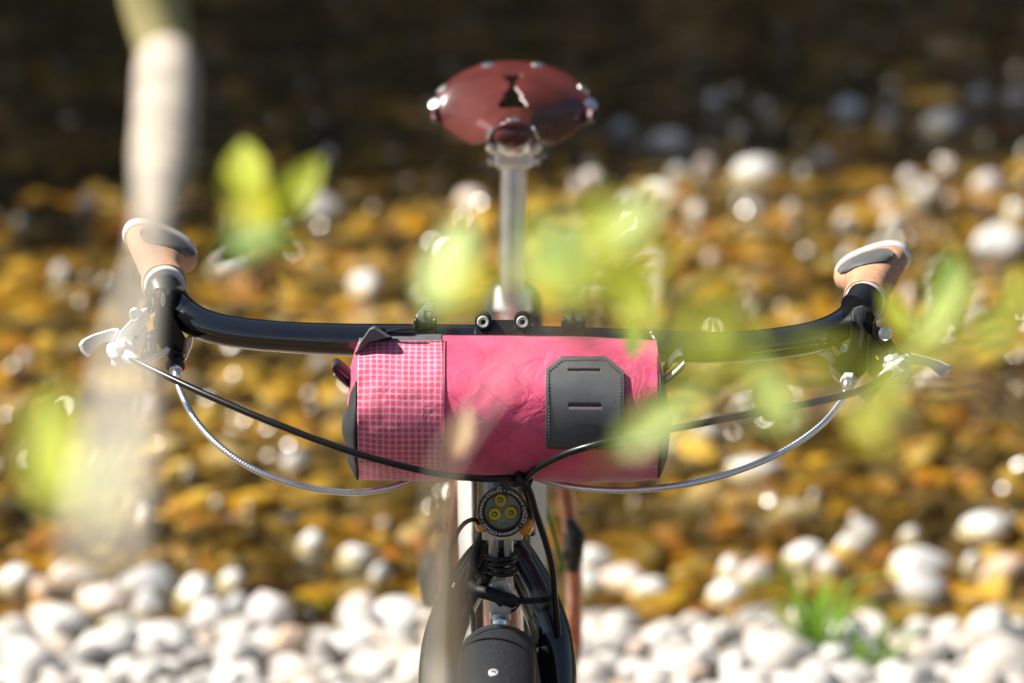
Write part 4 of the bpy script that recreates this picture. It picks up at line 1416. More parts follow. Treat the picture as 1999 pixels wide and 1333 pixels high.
cable('shift_cable', [P(1651, 764, -0.048), P(1640, 786, -0.060), P(1600, 832, -0.085), P(1530, 880, -0.105), P(1440, 919, -0.120), P(1340, 945, -0.126), P(1230, 957, -0.122), P(1140, 953, -0.110), P(1080, 942, -0.096), P(1036, 930, -0.080), P(1000, 930, -0.04)], 0.0031, 'chrome', True, 'ribbed silver cable sagging below the right half of the bag')
for (px_, py_, Y_) in ((1008, 934, -0.128), (1026, 944, -0.118)):
    MB().lathe([(-0.003, 0.0065), (-0.0025, 0.0078), (0.0025, 0.0078), (0.003, 0.0065)], P(px_, py_, Y_), (0.85, 0.2, -0.5), 16).build('cable_tie', M['black_plastic'], bike)
MB().box(P(1018, 938, -0.126), 0.010, 0.009, 0.008).build('cable_tie', M['black_plastic'], bike, bevel=0.002)
# lamp wiring
cable('lamp_wire', [P(936, 1022, -0.070), P(924, 1014, -0.072), P(904, 1024, -0.072), P(887, 1052, -0.072), P(877, 1085, -0.070), P(883, 1118, -0.065), P(898, 1150, -0.060), P(913, 1176, -0.055), P(923, 1200, -0.052), P(924, 1235, -0.055)], 0.0020, 'cable', label='thin grey lamp wire looping left of the headlight')
coil = []
for i in range(120):
    a = 2 * PI * i / 30
    cxp = 978 + 26 * math.cos(a) + 2 * math.sin(i * 0.3)
    cyp = 1082 + i * 0.33 + 9 * math.sin(a + 0.5) - 8 * math.cos(a) * (0.6 if i < 60 else 0.1)
    coil.append(P(cxp, cyp, -0.062 - 0.014 * math.sin(a)))
MB().tube(coil, 0.0021, 10).build('lamp_wire', M['cable'], bike, label='black wire coiled round the lamp bracket rods')
cable('lamp_wire', [P(950, 1046, -0.060), P(936, 1058, -0.058), P(926, 1090, -0.056), P(920, 1118, -0.054), P(918, 1136, -0.052), P(928, 1148, -0.054), P(942, 1136, -0.060), P(955, 1122, -0.066)], 0.0042, 'black_rubber')
cable('lamp_wire', [P(924, 1098, -0.062), P(930, 1112, -0.062), P(944, 1118, -0.064), P(956, 1114, -0.066)], 0.0026, 'black_rubber')
cable('rubber_strap', [P(918, 1140, -0.055), P(932, 1152, -0.060), P(960, 1160, -0.066), P(996, 1172, -0.066), P(1000, 1173, -0.064)], 0.0062, 'black_rubber', label='black rubber sleeve slanting across the fender bracket')
for dy in (-2.5, 2.5):
    cable('lamp_wire', [P(996, 1171 + dy, -0.066), P(1030, 1173 + dy, -0.064), P(1060, 1171 + dy, -0.056), P(1080, 1168 + dy, -0.048), P(1084, 1170 + dy, -0.04)], 0.0016, 'cable')
cable('lamp_wire', [P(995, 1195, -0.050), P(1004, 1190, -0.050), P(1014, 1178, -0.046), P(1016, 1170, -0.04)], 0.0013, 'cable')
# kickstand, cranks and pedals (below the picture, complete the machine)
MB().tube([BB + Vector((0.03, 0.05, -0.02)), Vector((0.20, 0.60, terrain(0.2, 0.6) + 0.01))], 0.007, 12).build('kickstand', M['black_plastic'], bike)
for s in (-1, 1):
    pe = BB + Vector((s * 0.075, 0.0, 0)) + Vector((0, 0.165 * s, 0.03))
    cr = MB().tube([BB + Vector((s * 0.07, 0, 0)), pe], [0.011, 0.008], 12).build('crank', M['silver'], bike)
    MB().box(pe + Vector((s * 0.05, 0, 0)), 0.09, 0.07, 0.018).build('pedal', M['black_plastic'], cr, bevel=0.004)
MB().lathe([(-0.002, 0.085), (0.002, 0.085)], BB + Vector((-0.05, 0, 0)), (1, 0, 0), 40).build('chainring', M['silver'], bike)
MB().tube([BB + Vector((-0.06, 0, 0)), BB + Vector((0.06, 0, 0))], 0.02, 18).build('bottom_bracket', M['black_paint'], bike)

# ------------------------------------------------------------------ pale frame bag inside the frame (seen behind the head tube)
fbag = empty('frame_bag', (CX, 0.2, 0.6), 'pale frame bag with dark front edge strapped behind the head tube', 'bag')
def fb(u, v):
    # u across the front: -1..1 wraps from left side round the front to the right side ; v bottom..top
    yb = 0.12 + 0.20 * (1 - v); z0 = 0.60 + 0.30 * v
    return yb, z0
def side_fn(s):
    def fn(u, v):
        yf = 0.065 + 0.21 * (1 - v)
        z = 0.60 + 0.285 * v
        x = s * (0.026 + 0.017 * math.sin(u * PI * 0.5))
        return Vector((CX + x, yf + u * 0.20, z))
    return fn
for s in (-1, 1):
    MB().grid(side_fn(s), 14, 12).build('side_panel', M['frame_bag_white'], fbag, solid=0.002)
MB().grid(lambda u, v: Vector((CX - 0.026 + 0.052 * u, 0.065 + 0.21 * (1 - v) - 0.006 * math.sin(PI * u), 0.60 + 0.285 * v + 0.0012 * math.sin(v * 90))), 10, 60).build('front_panel', M['frame_bag_dark'], fbag, solid=0.002)
MB().grid(lambda u, v: Vector((CX - 0.043 + 0.086 * u, 0.07 + v * 0.22, 0.886)), 4, 6).build('top_panel', M['frame_bag_dark'], fbag, solid=0.002)

# ------------------------------------------------------------------ pink handlebar bag
BGY = -0.083
BGC = P(990, 796, BGY)
kb = (BGC - CAM).dot(FWD) / FPX
RB = 139 * kb
bag = empty('handlebar_bag', (BGC.x, BGC.y, BGC.z - RB), 'bright pink roll bag with checked panel and black patch strapped to the handlebar', 'bag')
XL, XR = P(702, 792, BGY).x, P(1282, 792, BGY).x
XS = P(869, 792, BGY).x


def bag_r(x, a):
    t = (x - XL) / (XR - XL)
    r = RB * (1 + 0.018 * math.sin(PI * t))
    r *= 1 - 0.035 * smooth(0.92, 1.0, t) - 0.03 * (1 - smooth(0.0, 0.07, t))
    # soft folds in the cloth
    q = Vector((x * 9, a * 1.1, 3.0))
    r += 0.0022 * noise.noise(q) + 0.0011 * noise.noise(q * 2.6)
    r += 0.0016 * math.exp(-((t - 0.0) / 0.05) ** 2) * math.sin(a * 9) + 0.0014 * math.exp(-((t - 1.0) / 0.05) ** 2) * math.sin(a * 11 + 1)
    sag = 0.004 * math.sin(PI * t)
    return r


def bag_pt(x, a, off=0.0):
    """a = 0 faces the camera level-front (-Y), grows upwards."""
    r = bag_r(x, a) + off
    t = (x - XL) / (XR - XL)
    dz = 0.0024 * (0.5 - t)
    return Vector((x, BGC.y - r * math.cos(a), BGC.z + dz + r * math.sin(a)))


def bag_panel(name, x0, x1, a0, a1, nx, na, m_, off=0.0):
    mb = MB()
    vs = [bag_pt(x0 + (x1 - x0) * i / (nx - 1), a0 + (a1 - a0) * j / (na - 1), off) for j in range(na) for i in range(nx)]
    fs = [(j * nx + i, j * nx + i + 1, (j + 1) * nx + i + 1, (j + 1) * nx + i) for j in range(na - 1) for i in range(nx - 1)]
    me = bpy.data.meshes.new(name)
    me.from_pydata([tuple(v) for v in vs], [], fs)
    uvl = me.uv_layers.new(name='UVMap')
    for lp in me.loops:
        j, i = divmod(lp.vertex_index, nx)
        uvl.data[lp.index].uv = (x0 + (x1 - x0) * i / (nx - 1) - XL, (a0 + (a1 - a0) * j / (na - 1)) * RB + 1.0)
    me.shade_smooth(); me.flip_normals() if False else None
    o = bpy.data.objects.new(name, me); COL.objects.link(o)
    me.materials.append(M[m_])
    md = o.modifiers.new('solid', 'SOLIDIFY'); md.thickness = 0.0016; md.offset = -1
    adopt(o, bag)
    return o
A_BOT, A_TOP = math.radians(-112), math.radians(98)
gridp = bag_panel('checked_panel', XL, XS, A_BOT, math.radians(84), 50, 120, 'bag_grid', 0.0010); gridp['label'] = 'pink panel with a fine white check'
pinkp = bag_panel('main_panel', XS - 0.002, XR, A_BOT, A_TOP, 110, 120, 'bag_pink', 0.0); pinkp['label'] = 'plain pink panel with diamond weave'
bag_panel('zip_gusset', XL, XS - 0.0022, math.radians(82), math.radians(104), 40, 14, 'bag_grey', 0.0004)
bag_panel('zip_panel', XL, XR, A_TOP - 0.02, math.radians(250), 60, 50, 'bag_grey', -0.0012)


def uv_all(o):
    me = o.data
    l = me.uv_layers.new(name='UVMap')
    for lp in me.loops:
        c = me.vertices[lp.vertex_index].co
        l.data[lp.index].uv = (c.y, c.z)


def cap(name, x, s, m_, depth, a0=-PI, a1=PI, k0=0.0, bulge=1.0):
    def fn(u, v):
        a = a0 + (a1 - a0) * u
        r = (bag_r(x, a)) * (1 - v) * 0.995
        xx = x + s * depth * math.sin(min(1, v * 1.5) * PI / 2) * bulge + 0.0015 * noise.noise((a * 2, v * 4, x * 5))
        return Vector((xx, BGC.y - r * math.cos(a), BGC.z + 0.0012 * (1 if s < 0 else -1) + r * math.sin(a)))
    o = MB().grid(fn, 60, 16).build(name, M[m_], bag, angle=180)
    if 'bag_pink' in m_: uv_all(o)
    return o
cap('end_panel', XL + 0.0005, -1, 'bag_pink', 0.010)
cap('end_panel', XR - 0.0005, 1, 'bag_pink', 0.006)
# black stretch pockets at both ends, fuller towards the bottom
def pocket(x, s, d0, a0, a1, bulge):
    def fn(u, v):
        a = a0 + (a1 - a0) * u
        edge = math.sin(PI * u) ** 0.35
        r = bag_r(x, a) * (1.005 - 0.85 * v)
        xx = x + s * (0.0015 + d0 * math.sin(min(1.0, v * 2.2) * PI / 2) * edge * (1 + bulge * math.sin(u * 13) * 0.18))
        return Vector((xx, BGC.y - r * math.cos(a), BGC.z + r * math.sin(a)))
    return MB().grid(fn, 48, 16).build('end_pocket', M['bag_black'], bag, solid=0.0015, angle=180)
pocket(XL, -1, 0.0105, math.radians(-85), math.radians(40), 1.0)
pocket(XR, 1, 0.0090, math.radians(-75), math.radians(48), 0.5)
# piping on the seams
def piping(x, a0, a1, r_, m_, off=0.001):
    return MB().tube([bag_pt(x, a0 + (a1 - a0) * i / 60, off) for i in range(61)], r_, 8).build('seam', M[m_], bag)
M['pink_tape'] = mat('pink_tape', (0.55, 0.10, 0.15), 0.6)
piping(XS, A_BOT, math.radians(84), 0.0006, 'pink_tape', 0.0010)
for ang_, xa, xb in ((81.5, XL + 0.004, XS), (92, XS, XR - 0.004)):
    a_ = math.radians(ang_)
    n = int((xb - xa) / 0.0018)
    st_ = MB()
    for i in range(n):
        x0 = xa + (xb - xa) * (i + 0.1) / n; x1 = xa + (xb - xa) * (i + 0.62) / n
        st_.tube([bag_pt(x0, a_, 0.0014), bag_pt((x0 + x1) / 2, a_, 0.0021), bag_pt(x1, a_, 0.0014)], 0.00038, 5)
    o = st_.build('top_stitching', M['thread_red'], bag); o['kind'] = 'stuff'
st_ = MB()
for i in range(80):
    a_ = math.radians(-60) + math.radians(145) * i / 80
    x = XS - 0.0022
    st_.tube([bag_pt(x, a_, 0.0016), bag_pt(x, a_ + 0.010, 0.0024), bag_pt(x, a_ + 0.02, 0.0016)], 0.00035, 5)
o = st_.build('panel_stitching', M['thread_red'], bag); o['kind'] = 'stuff'

# leather patch
def px_to_bag(px, py, off):
    """Project a photo pixel on to the bag's surface."""
    d = (FWD + Vector((1, 0, 0)) * ((px - 999.5) / FPX) - UPV * ((py - 666.5) / FPX)).normalized()
    t = 4.15
    for _ in range(3):
        for _k in range(700):
            p = CAM + d * t
            rel = p - BGC
            a = math.atan2(rel.z, -rel.y)
            if math.hypot(rel.y, rel.z) <= bag_r(p.x, a) + off: break
            t += 0.001
        break
    return bag_pt(p.x, math.atan2((p - BGC).z, -(p - BGC).y), off)
pl, pr, pt_, pb_ = 1065.0, 1218.0, 696.0, 874.0
def top_y(x):
    if x < 1096: return 722 - (x - pl) / (1096 - pl) * 25
    if x > 1182: return 696 + (x - 1182) / (pr - 1182) * 28
    return 697 - (x - 1096) / 86 * 1.0
def bot_y(x):
    d = min(x - pl, pr - x)
    r = 9
    if d < r: return 874 - (r - math.sqrt(max(0, r * r - (r - d) ** 2)))
    return 874
S1 = (1108, 1172, 720.5, 724.5); S2 = (1109, 1174, 789, 793)
cols = sorted(set(list(np.linspace(pl, pr, 44)) + [pl + q for q in (1, 2.5, 5, 9)] + [pr - q for q in (1, 2.5, 5, 9)] + [1096, 1182, S1[0], S1[1], S2[0], S2[1]]))
bands = [(None, S1[2], 8), (S1[2], S1[3], 1), (S1[3], S2[2], 10), (S2[2], S2[3], 1), (S2[3], None, 12)]
vs, fs, idx = [], [], {}
rows = []
for bi, (b0, b1, n) in enumerate(bands):
    for k in range(n):
        rows.append((bi, k / n))
rows.append((4, 1.0))
def row_y(x, bi, t):
    b0, b1, n = bands[bi]
    y0 = top_y(x) if b0 is None else b0; y1 = bot_y(x) if b1 is None else b1
    y0 = max(y0, top_y(x)) if b0 is None else y0
    if b0 is None and y0 > y1 - 0.2: y0 = y1 - 0.2
    return y0 + (y1 - y0) * t
for ci, x in enumerate(cols):
    for ri, (bi, t) in enumerate(rows):
        idx[ci, ri] = len(vs)
        y = row_y(x, bi, t)
        if y < top_y(x): y = top_y(x)
        vs.append(px_to_bag(x, y, 0.0030))
for ci in range(len(cols) - 1):
    xm = (cols[ci] + cols[ci + 1]) / 2
    for ri in range(len(rows) - 1):
        bi = rows[ri][0]
        if bi == 1 and S1[0] < xm < S1[1]: continue
        if bi == 3 and S2[0] < xm < S2[1]: continue
        fs.append((idx[ci, ri], idx[ci + 1, ri], idx[ci + 1, ri + 1], idx[ci, ri + 1]))
pmb = MB(); pmb.add(vs, fs)
M['patch'] = mat('patch_leather', (0.050, 0.053, 0.057), 0.62, 0, 0.2, scale=90, bump=0.35, bscale=1500, spec=1.0)
patch = pmb.build('patch', M['patch'], bag, solid=0.0024, offset=0.0, label='black leather patch with two slots and a stitched edge')
# stitching round the patch edge
edge = [(1072, 862), (1071, 726), (1099, 703.5), (1180, 702), (1211, 729), (1212, 858)]
sm = MB()
for (a, b_) in zip(edge, edge[1:]):
    L = math.hypot(b_[0] - a[0], b_[1] - a[1]); n = max(2, int(L / 6.2))
    for i in range(n):
        p0 = [a[q] + (b_[q] - a[q]) * (i + 0.12) / n for q in (0, 1)]; p1 = [a[q] + (b_[q] - a[q]) * (i + 0.76) / n for q in (0, 1)]
        A, B_ = px_to_bag(p0[0], p0[1], 0.0038), px_to_bag(p1[0], p1[1], 0.0038)
        mid = (A + B_) / 2 + (A - BGC).normalized() * 0.0008
        sm.tube([A, mid, B_], 0.0007, 5)
so_ = sm.build('patch_stitching', M['thread_black'], patch); so_['kind'] = 'stuff'
# faint blind-stamped rectangle low on the patch
rect = [(1098, 826), (1170, 826), (1170, 850), (1098, 850)]
MB().grid(lambda u, v: px_to_bag(1100 + 68 * u, 826 + 24 * v, 0.0043), 16, 8).build('stamped_mark', M['patch'], patch)
# zip puller, grey flap and straps on top
MB().prism([(692, 690), (700, 672), (722, 640), (732, 636), (764, 657), (720, 668), (700, 686)], -0.109, -0.05).build('zip_flap', M['bag_grey'], bag)
zp = MB().prism([(730, 643), (748, 640), (762, 646), (764, 654), (746, 652)], -0.092, -0.082).build('zip_slider', M['black_plastic'], bag)
MB().tube(catmull([P(752, 648, -0.092), P(780, 644, -0.094), P(806, 644, -0.094), P(813, 649, -0.094), P(806, 653, -0.094), P(780, 653, -0.094), P(754, 653, -0.092)], 6), 0.0016, 8).build('zip_pull', M['black_plastic'], zp)


def buckle(cx, w_, tall):
    r = MB()
    for s in (-1, 1):
        r.tube(catmull([P(cx + s * w_, 652, -0.030), P(cx + s * w_, 634, -0.032), P(cx + s * (w_ - 1), 623, -0.028), P(cx + s * (w_ - 1), 640, -0.010)], 5), 0.0018, 8)
    r.tube([P(cx - w_, 649, -0.031), P(cx + w_, 649, -0.031)], 0.0022, 8)
    b = r.build('strap_buckle', M['black_plastic'], bag, label=None)
    if tall:
        def fn(u, v):
            # rubber strap standing up and curling back
            pathp = [(cx - 1, 650, -0.026), (cx - 3, 630, -0.030), (cx - 2, 615, -0.026), (cx + 6, 602, -0.012), (cx + 11, 593, 0.002)]
            wd = [16, 16, 14, 10, 9][min(4, int(v * 4.001))] if False else 16 - 7 * smooth(0.35, 1, v)
            t = v * 4; i = min(3, int(t)); f_ = t - i
            q = [pathp[i][k] + (pathp[i + 1][k] - pathp[i][k]) * f_ for k in range(3)]
            return P(q[0] + (u - 0.5) * 2 * wd, q[1], q[2])
        s_ = MB().grid(fn, 8, 22).build('rubber_strap', M['grey_rubber'], bag, solid=0.003)
        for k in range(4):
            MB().tube([P(cx + 2 + k * 2.2, 608 - k * 4.4, -0.022 + k * 0.006), P(cx + 15 + k * 1.4, 607 - k * 4.6, -0.022 + k * 0.006)], 0.0007, 6).build('strap_notch', M['black_rubber'], s_)
    else:
        s_ = MB().lathe([(-0.0075, 0.0068), (-0.0070, 0.0076), (0.0070, 0.0076), (0.0075, 0.0068)], P(cx, 632, -0.022), (1, 0, 0), 20).build('rubber_strap', M['grey_rubber'], bag)
    MB().tube([P(cx, 628 if not tall else 622, -0.030), P(cx, 606 if tall else 603, -0.030)], [0.0022, 0.0014], 10).build('strap_peg', M['black_plastic'], s_)
    MB().lathe([(0, 0.0024), (0.0012, 0.0024)], P(cx, 637 if not tall else 634, -0.036 if tall else -0.031), (0, -1, 0.3), 14).build('strap_hole', M['black_rubber'], s_)
    MB().tube(catmull([P(cx, 650, -0.02), P(cx, 632, -0.01), P(cx, 628, 0.006), P(cx, 650, 0.018), P(cx, 690, 0.01), P(cx, 705, -0.03)], 6), 0.0035, 8).build('strap_band', M['black_rubber'], bag)
buckle(830, 19, True)
buckle(1119, 20, False)
# webbing loops at the ends
def loop(pts_, name, wdt, m_):
    path = catmull(pts_, 10)
    mb = MB()
    n = len(path)
    vs = []
    for p in path:
        vs += [p + Vector((0, -wdt / 2, -0.001)), p + Vector((0, wdt / 2, 0.001))]
    mb.add(vs, [(2 * i, 2 * i + 1, 2 * i + 3, 2 * i + 2) for i in range(n - 1)])
    return mb.build(name, M[m_], bag, solid=0.0014)
loop([P(690, 752, -0.10), P(672, 738, -0.102), P(655, 722, -0.104), P(650, 711, -0.104), P(658, 708, -0.102), P(672, 718, -0.10), P(690, 736, -0.098)], 'webbing_loop', 0.016, 'bag_black')
loop([P(689, 757, -0.1005), P(670, 743, -0.1025), P(653, 726, -0.1045)], 'webbing_edge', 0.008, 'white_web')
loop([P(1296, 742, -0.10), P(1316, 728, -0.102), P(1334, 710, -0.104), P(1334, 690, -0.104), P(1322, 690, -0.102), P(1308, 706, -0.10), P(1296, 722, -0.098)], 'webbing_loop', 0.016, 'bag_black')
loop([P(1300, 738, -0.1075), P(1318, 724, -0.1095), P(1336, 706, -0.1115)], 'webbing_edge', 0.006, 'white_web')
MB().tube(catmull([P(1228, 655, -0.06), P(1230, 630, -0.062), P(1240, 622, -0.064), P(1252, 628, -0.064), P(1262, 645, -0.062), P(1268, 658, -0.06)], 8), 0.0009, 6).build('cord_loop', M['grey_rubber'], bag)
MB().tube(catmull([P(1270, 648, -0.075), P(1274, 654, -0.075), P(1278, 662, -0.078)], 5), [0.0012, 0.0008, 0.0012, 0.0008], 6).build('thread_end', M['white_web'], bag)
# headlight is lit by day only: no lamp of its own.


# ------------------------------------------------------------------ foreground shrubs (out of focus leaves and stems)
def leaf_geo(seed):
    rnd = random.Random(seed)
    mb = MB()
    fold = rnd.uniform(0.15, 0.35); curl = rnd.uniform(-0.15, 0.22); bend = rnd.uniform(-0.12, 0.12)
    nl, nw = 14, 7
    def fn(u, v):
        s = (u - 0.5) * 2
        wv = 0.5 * (math.sin(PI * v ** 0.82) ** 0.75) * (1 - 0.15 * v)
        if v in (0, 1): wv = 0.004
        x = s * wv
        z = abs(s) * wv * fold + curl * (v - 0.5) ** 2 * 1.6 - 0.02 * math.sin(v * 22) * abs(s)
        return Vector((x + bend * math.sin(PI * v) * 0.5, v - 0.5, z))
    mb.grid(fn, nw, nl)
    mb.tube([Vector((0, -0.72, 0.02)), Vector((0, -0.5, 0.05)), Vector((bend * .4, 0.0, 0.0)), Vector((0, 0.45, 0.03))], [0.014, 0.016, 0.010, 0.003], 5)
    return mb
LEAF_ME = {}


def leaf(parent, px, py, dist, Lp, Wp, ang, m_, pitch=None, yaw=None, seed=0):
    key = (seed % 6, m_)
    if key not in LEAF_ME:
        t = leaf_geo(seed % 6).build('leaf', M[m_], None, angle=180)
        LEAF_ME[key] = t.data
        bpy.data.objects.remove(t)
    o = bpy.data.objects.new('leaf', LEAF_ME[key]); COL.objects.link(o)
    k = dist / FPX
    c = PD(px, py, dist)
    rv = Vector((random.uniform(-1, 1), random.uniform(-1, 1), random.uniform(-1, 1)))
    n = (-FWD * 0.80 + SUN * 0.62 + rv * 0.30).normalized()
    th = math.radians(ang)
    t = Vector((1, 0, 0)) * math.cos(th) + UPV * math.sin(th)
    a = t - FWD * (t.dot(n) / FWD.dot(n))
    Lm = Lp * k * min(a.length, 1.5)
    a.normalize()
    b2 = a.cross(n).normalized()
    Wm = Wp * k / max(0.7, math.sqrt(max(0.0, 1 - b2.dot(FWD) ** 2)))
    R = Matrix((b2, a, n)).transposed().to_4x4()
    if R.determinant() < 0: R = Matrix((-b2, a, n)).transposed().to_4x4()
    o.parent = parent
    o.matrix_parent_inverse = root_inv(parent)
    Mx = Matrix.Translation(c) @ R @ Matrix.Diagonal((Wm, Lm, (Wm + Lm) / 2, 1))
    o.matrix_basis = Mx
    return Mx @ Vector((0, -0.72, 0.02))


def twig(parent, a, b_, r0, r1, sag=0.02, m_='twig'):
    mid = a.lerp(b_, 0.55) + Vector((random.uniform(-.01, .01), random.uniform(-.02, .02), -sag))
    MB().tube(catmull([a, mid, b_], 6), [r0, (r0 + r1) / 2, r1], 7).build('twig', M[m_], parent)

# leaning tree at the left: limb droops into the picture
TL = empty('willow_tree', (-1.6, -0.80, terrain(-1.6, -0.80)), 'pale drooping willow limb with lime leaves at left, out of focus', 'tree')
trunk = catmull([Vector((-1.60, -0.80, -0.05)), Vector((-1.58, -0.80, 0.7)), Vector((-1.48, -0.80, 1.6)), Vector((-1.15, -0.82, 2.5)), Vector((-0.65, -0.98, 2.8)), Vector((-0.32, -1.22, 2.45)), PD(230, -260, 3.05)], 8)
MB().tube(trunk, [0.045, 0.040, 0.034, 0.028, 0.025, 0.023, 0.0205], 14).build('trunk', M['bark_olive'], TL)
MB().tube(catmull([PD(230, -260, 3.05), PD(280, -120, 3.06), PD(300, 0, 3.06), PD(322, 100, 3.05), PD(328, 130, 3.04)], 8), [0.0205, 0.020, 0.0195, 0.0165, 0.0165], 14).build('limb', M['bark_olive'], TL)  # olive limb: leaf shade above the node is put into the bark colour
MB().tube(catmull([PD(326, 112, 3.045), PD(326, 135, 3.03), PD(318, 300, 2.85), PD(304, 420, 2.55), PD(284, 520, 2.1)], 8),
          [0.0135, 0.0195, 0.0180, 0.0100, 0.0038], 14).build('drooping_branch', M['bark'], TL)
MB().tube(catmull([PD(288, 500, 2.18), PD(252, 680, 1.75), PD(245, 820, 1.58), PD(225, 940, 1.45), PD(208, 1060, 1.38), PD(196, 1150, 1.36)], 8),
          [0.0036, 0.0036, 0.0052, 0.0054, 0.0038, 0.0008], 14).build('branch_tip', M['bark_lit'], TL)
LL = [(482, 352, 2.85, 150, 105, 98, 'leaf_lime'), (578, 372, 2.85, 165, 84, 52, 'leaf_lime'), (505, 425, 2.75, 140, 115, 80, 'leaf_yellow'),
      (480, 482, 2.65, 160, 70, 20, 'leaf_green'), (545, 470, 2.75, 110, 55, -20, 'leaf_green'),
      (112, 885, 2.05, 210, 130, 105, 'leaf_lime'), (205, 935, 1.95, 210, 100, 80, 'leaf_pale'), (95, 800, 2.3, 110, 80, 60, 'leaf_green')]
hub1 = PD(520, 500, 3.0)
hub2 = PD(170, 1000, 2.0)
for i, (px, py, d_, L, W, an, m_) in enumerate(LL):
    b_ = leaf(TL, px, py, d_, L, W, an, m_, seed=i, pitch=random.uniform(-0.3, 0.3), yaw=random.uniform(-0.3, 0.3))
    twig(TL, hub1 if i < 5 else hub2, b_, 0.0010, 0.0007)
twig(TL, PD(310, 400, 2.62), hub1, 0.0014, 0.0008, -0.02)
twig(TL, PD(215, 1010, 1.42), hub2, 0.0016, 0.0010, 0.0)
# shrub in the middle: a stem rises in front of the fork
TM = empty('willow_shrub', (-0.06, -1.62, terrain(-0.06, -1.62)), 'blurred willow shoot with pale stem and lime leaves before the seatpost', 'shrub')
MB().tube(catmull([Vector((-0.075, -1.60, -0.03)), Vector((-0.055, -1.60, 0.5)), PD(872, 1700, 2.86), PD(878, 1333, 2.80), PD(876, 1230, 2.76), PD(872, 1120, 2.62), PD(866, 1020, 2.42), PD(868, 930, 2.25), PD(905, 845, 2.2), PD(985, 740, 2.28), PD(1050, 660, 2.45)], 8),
          [0.014, 0.0125, 0.0115, 0.0108, 0.0100, 0.0084, 0.0058, 0.0022, 0.0010, 0.0009, 0.0009], 12).build('stem', M['bark_lit'], TM)
CLV = [(903, 845, 3.25, 105, 52, 80, 'leaf_brown'), (884, 515, 2.40, 194, 102, 72, 'leaf_pale'), (925, 560, 2.25, 123, 59, 35, 'leaf_yellow'), (1150, 470, 2.25, 209, 80, 68, 'leaf_lime'), (1160, 520, 2.20, 152, 80, 85, 'leaf_yellow'),
       (1228, 440, 2.30, 161, 72, 48, 'leaf_pale'), (1255, 525, 2.25, 142, 72, 30, 'leaf_yellow'), (1100, 480, 2.15, 161, 51, 110, 'leaf_green'), (1062, 535, 2.20, 152, 76, 140, 'leaf_pale'),
       (1112, 545, 2.15, 161, 68, 10, 'leaf_lime'), (1205, 560, 2.15, 161, 68, 160, 'leaf_lime'), (1236, 668, 3.45, 62, 34, 100, 'leaf_green'), (1250, 590, 2.35, 142, 68, 100, 'leaf_lime'),
       (1060, 470, 2.25, 142, 51, 125, 'leaf_green')]
hub = PD(1150, 600, 2.15)
twig(TM, PD(1050, 660, 2.45), hub, 0.0012, 0.0010, 0)
for i, (px, py, d_, L, W, an, m_) in enumerate(CLV):
    b_ = leaf(TM, px, py, d_, L, W, an, m_, seed=i + 2)
    twig(TM, PD(870, 940, 2.06) if i == 0 else PD(1020, 640, 2.4) if px < 1000 else hub, b_, 0.0010, 0.0006)
# shrub on the right
TR = empty('willow_shrub', (0.62, -1.5, terrain(0.62, -1.5)), 'blurred willow shoot with green leaves over the right grip', 'shrub')
MB().tube(catmull([Vector((0.62, -1.5, -0.03)), Vector((0.60, -1.5, 0.6)), PD(2250, 1300, 2.9), PD(2120, 950, 2.75), PD(1960, 790, 2.62), PD(1800, 750, 2.55), PD(1600, 790, 2.55), PD(1400, 800, 2.55)], 8),
          [0.011, 0.009, 0.006, 0.0042, 0.0026, 0.0018, 0.0013, 0.0010], 10).build('stem', M['bark'], TR)
RLV0 = [(1345, 680, 2.40, 170, 63, 150, 'leaf_lime', 2), (1440, 640, 2.30, 170, 72, 110, 'leaf_lime', 2), (1505, 770, 2.45, 150, 85, 115, 'leaf_pale', 2), (1295, 815, 2.40, 230, 81, 36, 'leaf_pale', 2),
       (1430, 700, 2.25, 150, 63, 20, 'leaf_lime', 2), (1850, 545, 2.75, 140, 94, 75, 'leaf_green', 0), (1850, 600, 2.60, 190, 76, 50, 'leaf_pale', 0), (1748, 610, 3.0, 120, 62, 120, 'leaf_lime', 0),
       (1790, 690, 2.20, 200, 72, 35, 'leaf_lime', 1), (1690, 828, 2.35, 130, 81, 120, 'leaf_yellow', 1), (1725, 770, 2.35, 140, 63, 100, 'leaf_lime', 1), (1940, 650, 2.10, 160, 81, 20, 'leaf_lime', 0),
       (1950, 640, 2.50, 100, 45, 100, 'leaf_green', 0), (1990, 570, 2.60, 120, 54, 80, 'leaf_lime', 0), (1600, 700, 2.20, 180, 63, 170, 'leaf_lime', 1), (1380, 610, 2.20, 150, 63, 80, 'leaf_lime', 2)]
RLV = []
for q in RLV0:
    if q[0] < 1620 and q[:2] not in ((1505, 770), (1295, 815)):
        q = (q[0], q[1], 1.85, int(q[3] * 0.85), int(q[4] * 0.55), *q[5:])
    elif q[0] > 1620:
        q = (q[0], q[1], q[2], int(q[3] * 0.85), int(q[4] * 0.72), *q[5:])
    RLV.append(q)
hubs = [PD(1930, 740, 2.62), PD(1760, 760, 2.55), PD(1420, 790, 2.55)]
for i, (px, py, d_, L, W, an, m_, h) in enumerate(RLV):
    b_ = leaf(TR, px, py, d_, L, W, an, m_, seed=i + 1)
    twig(TR, hubs[h], b_, 0.0010, 0.0006)

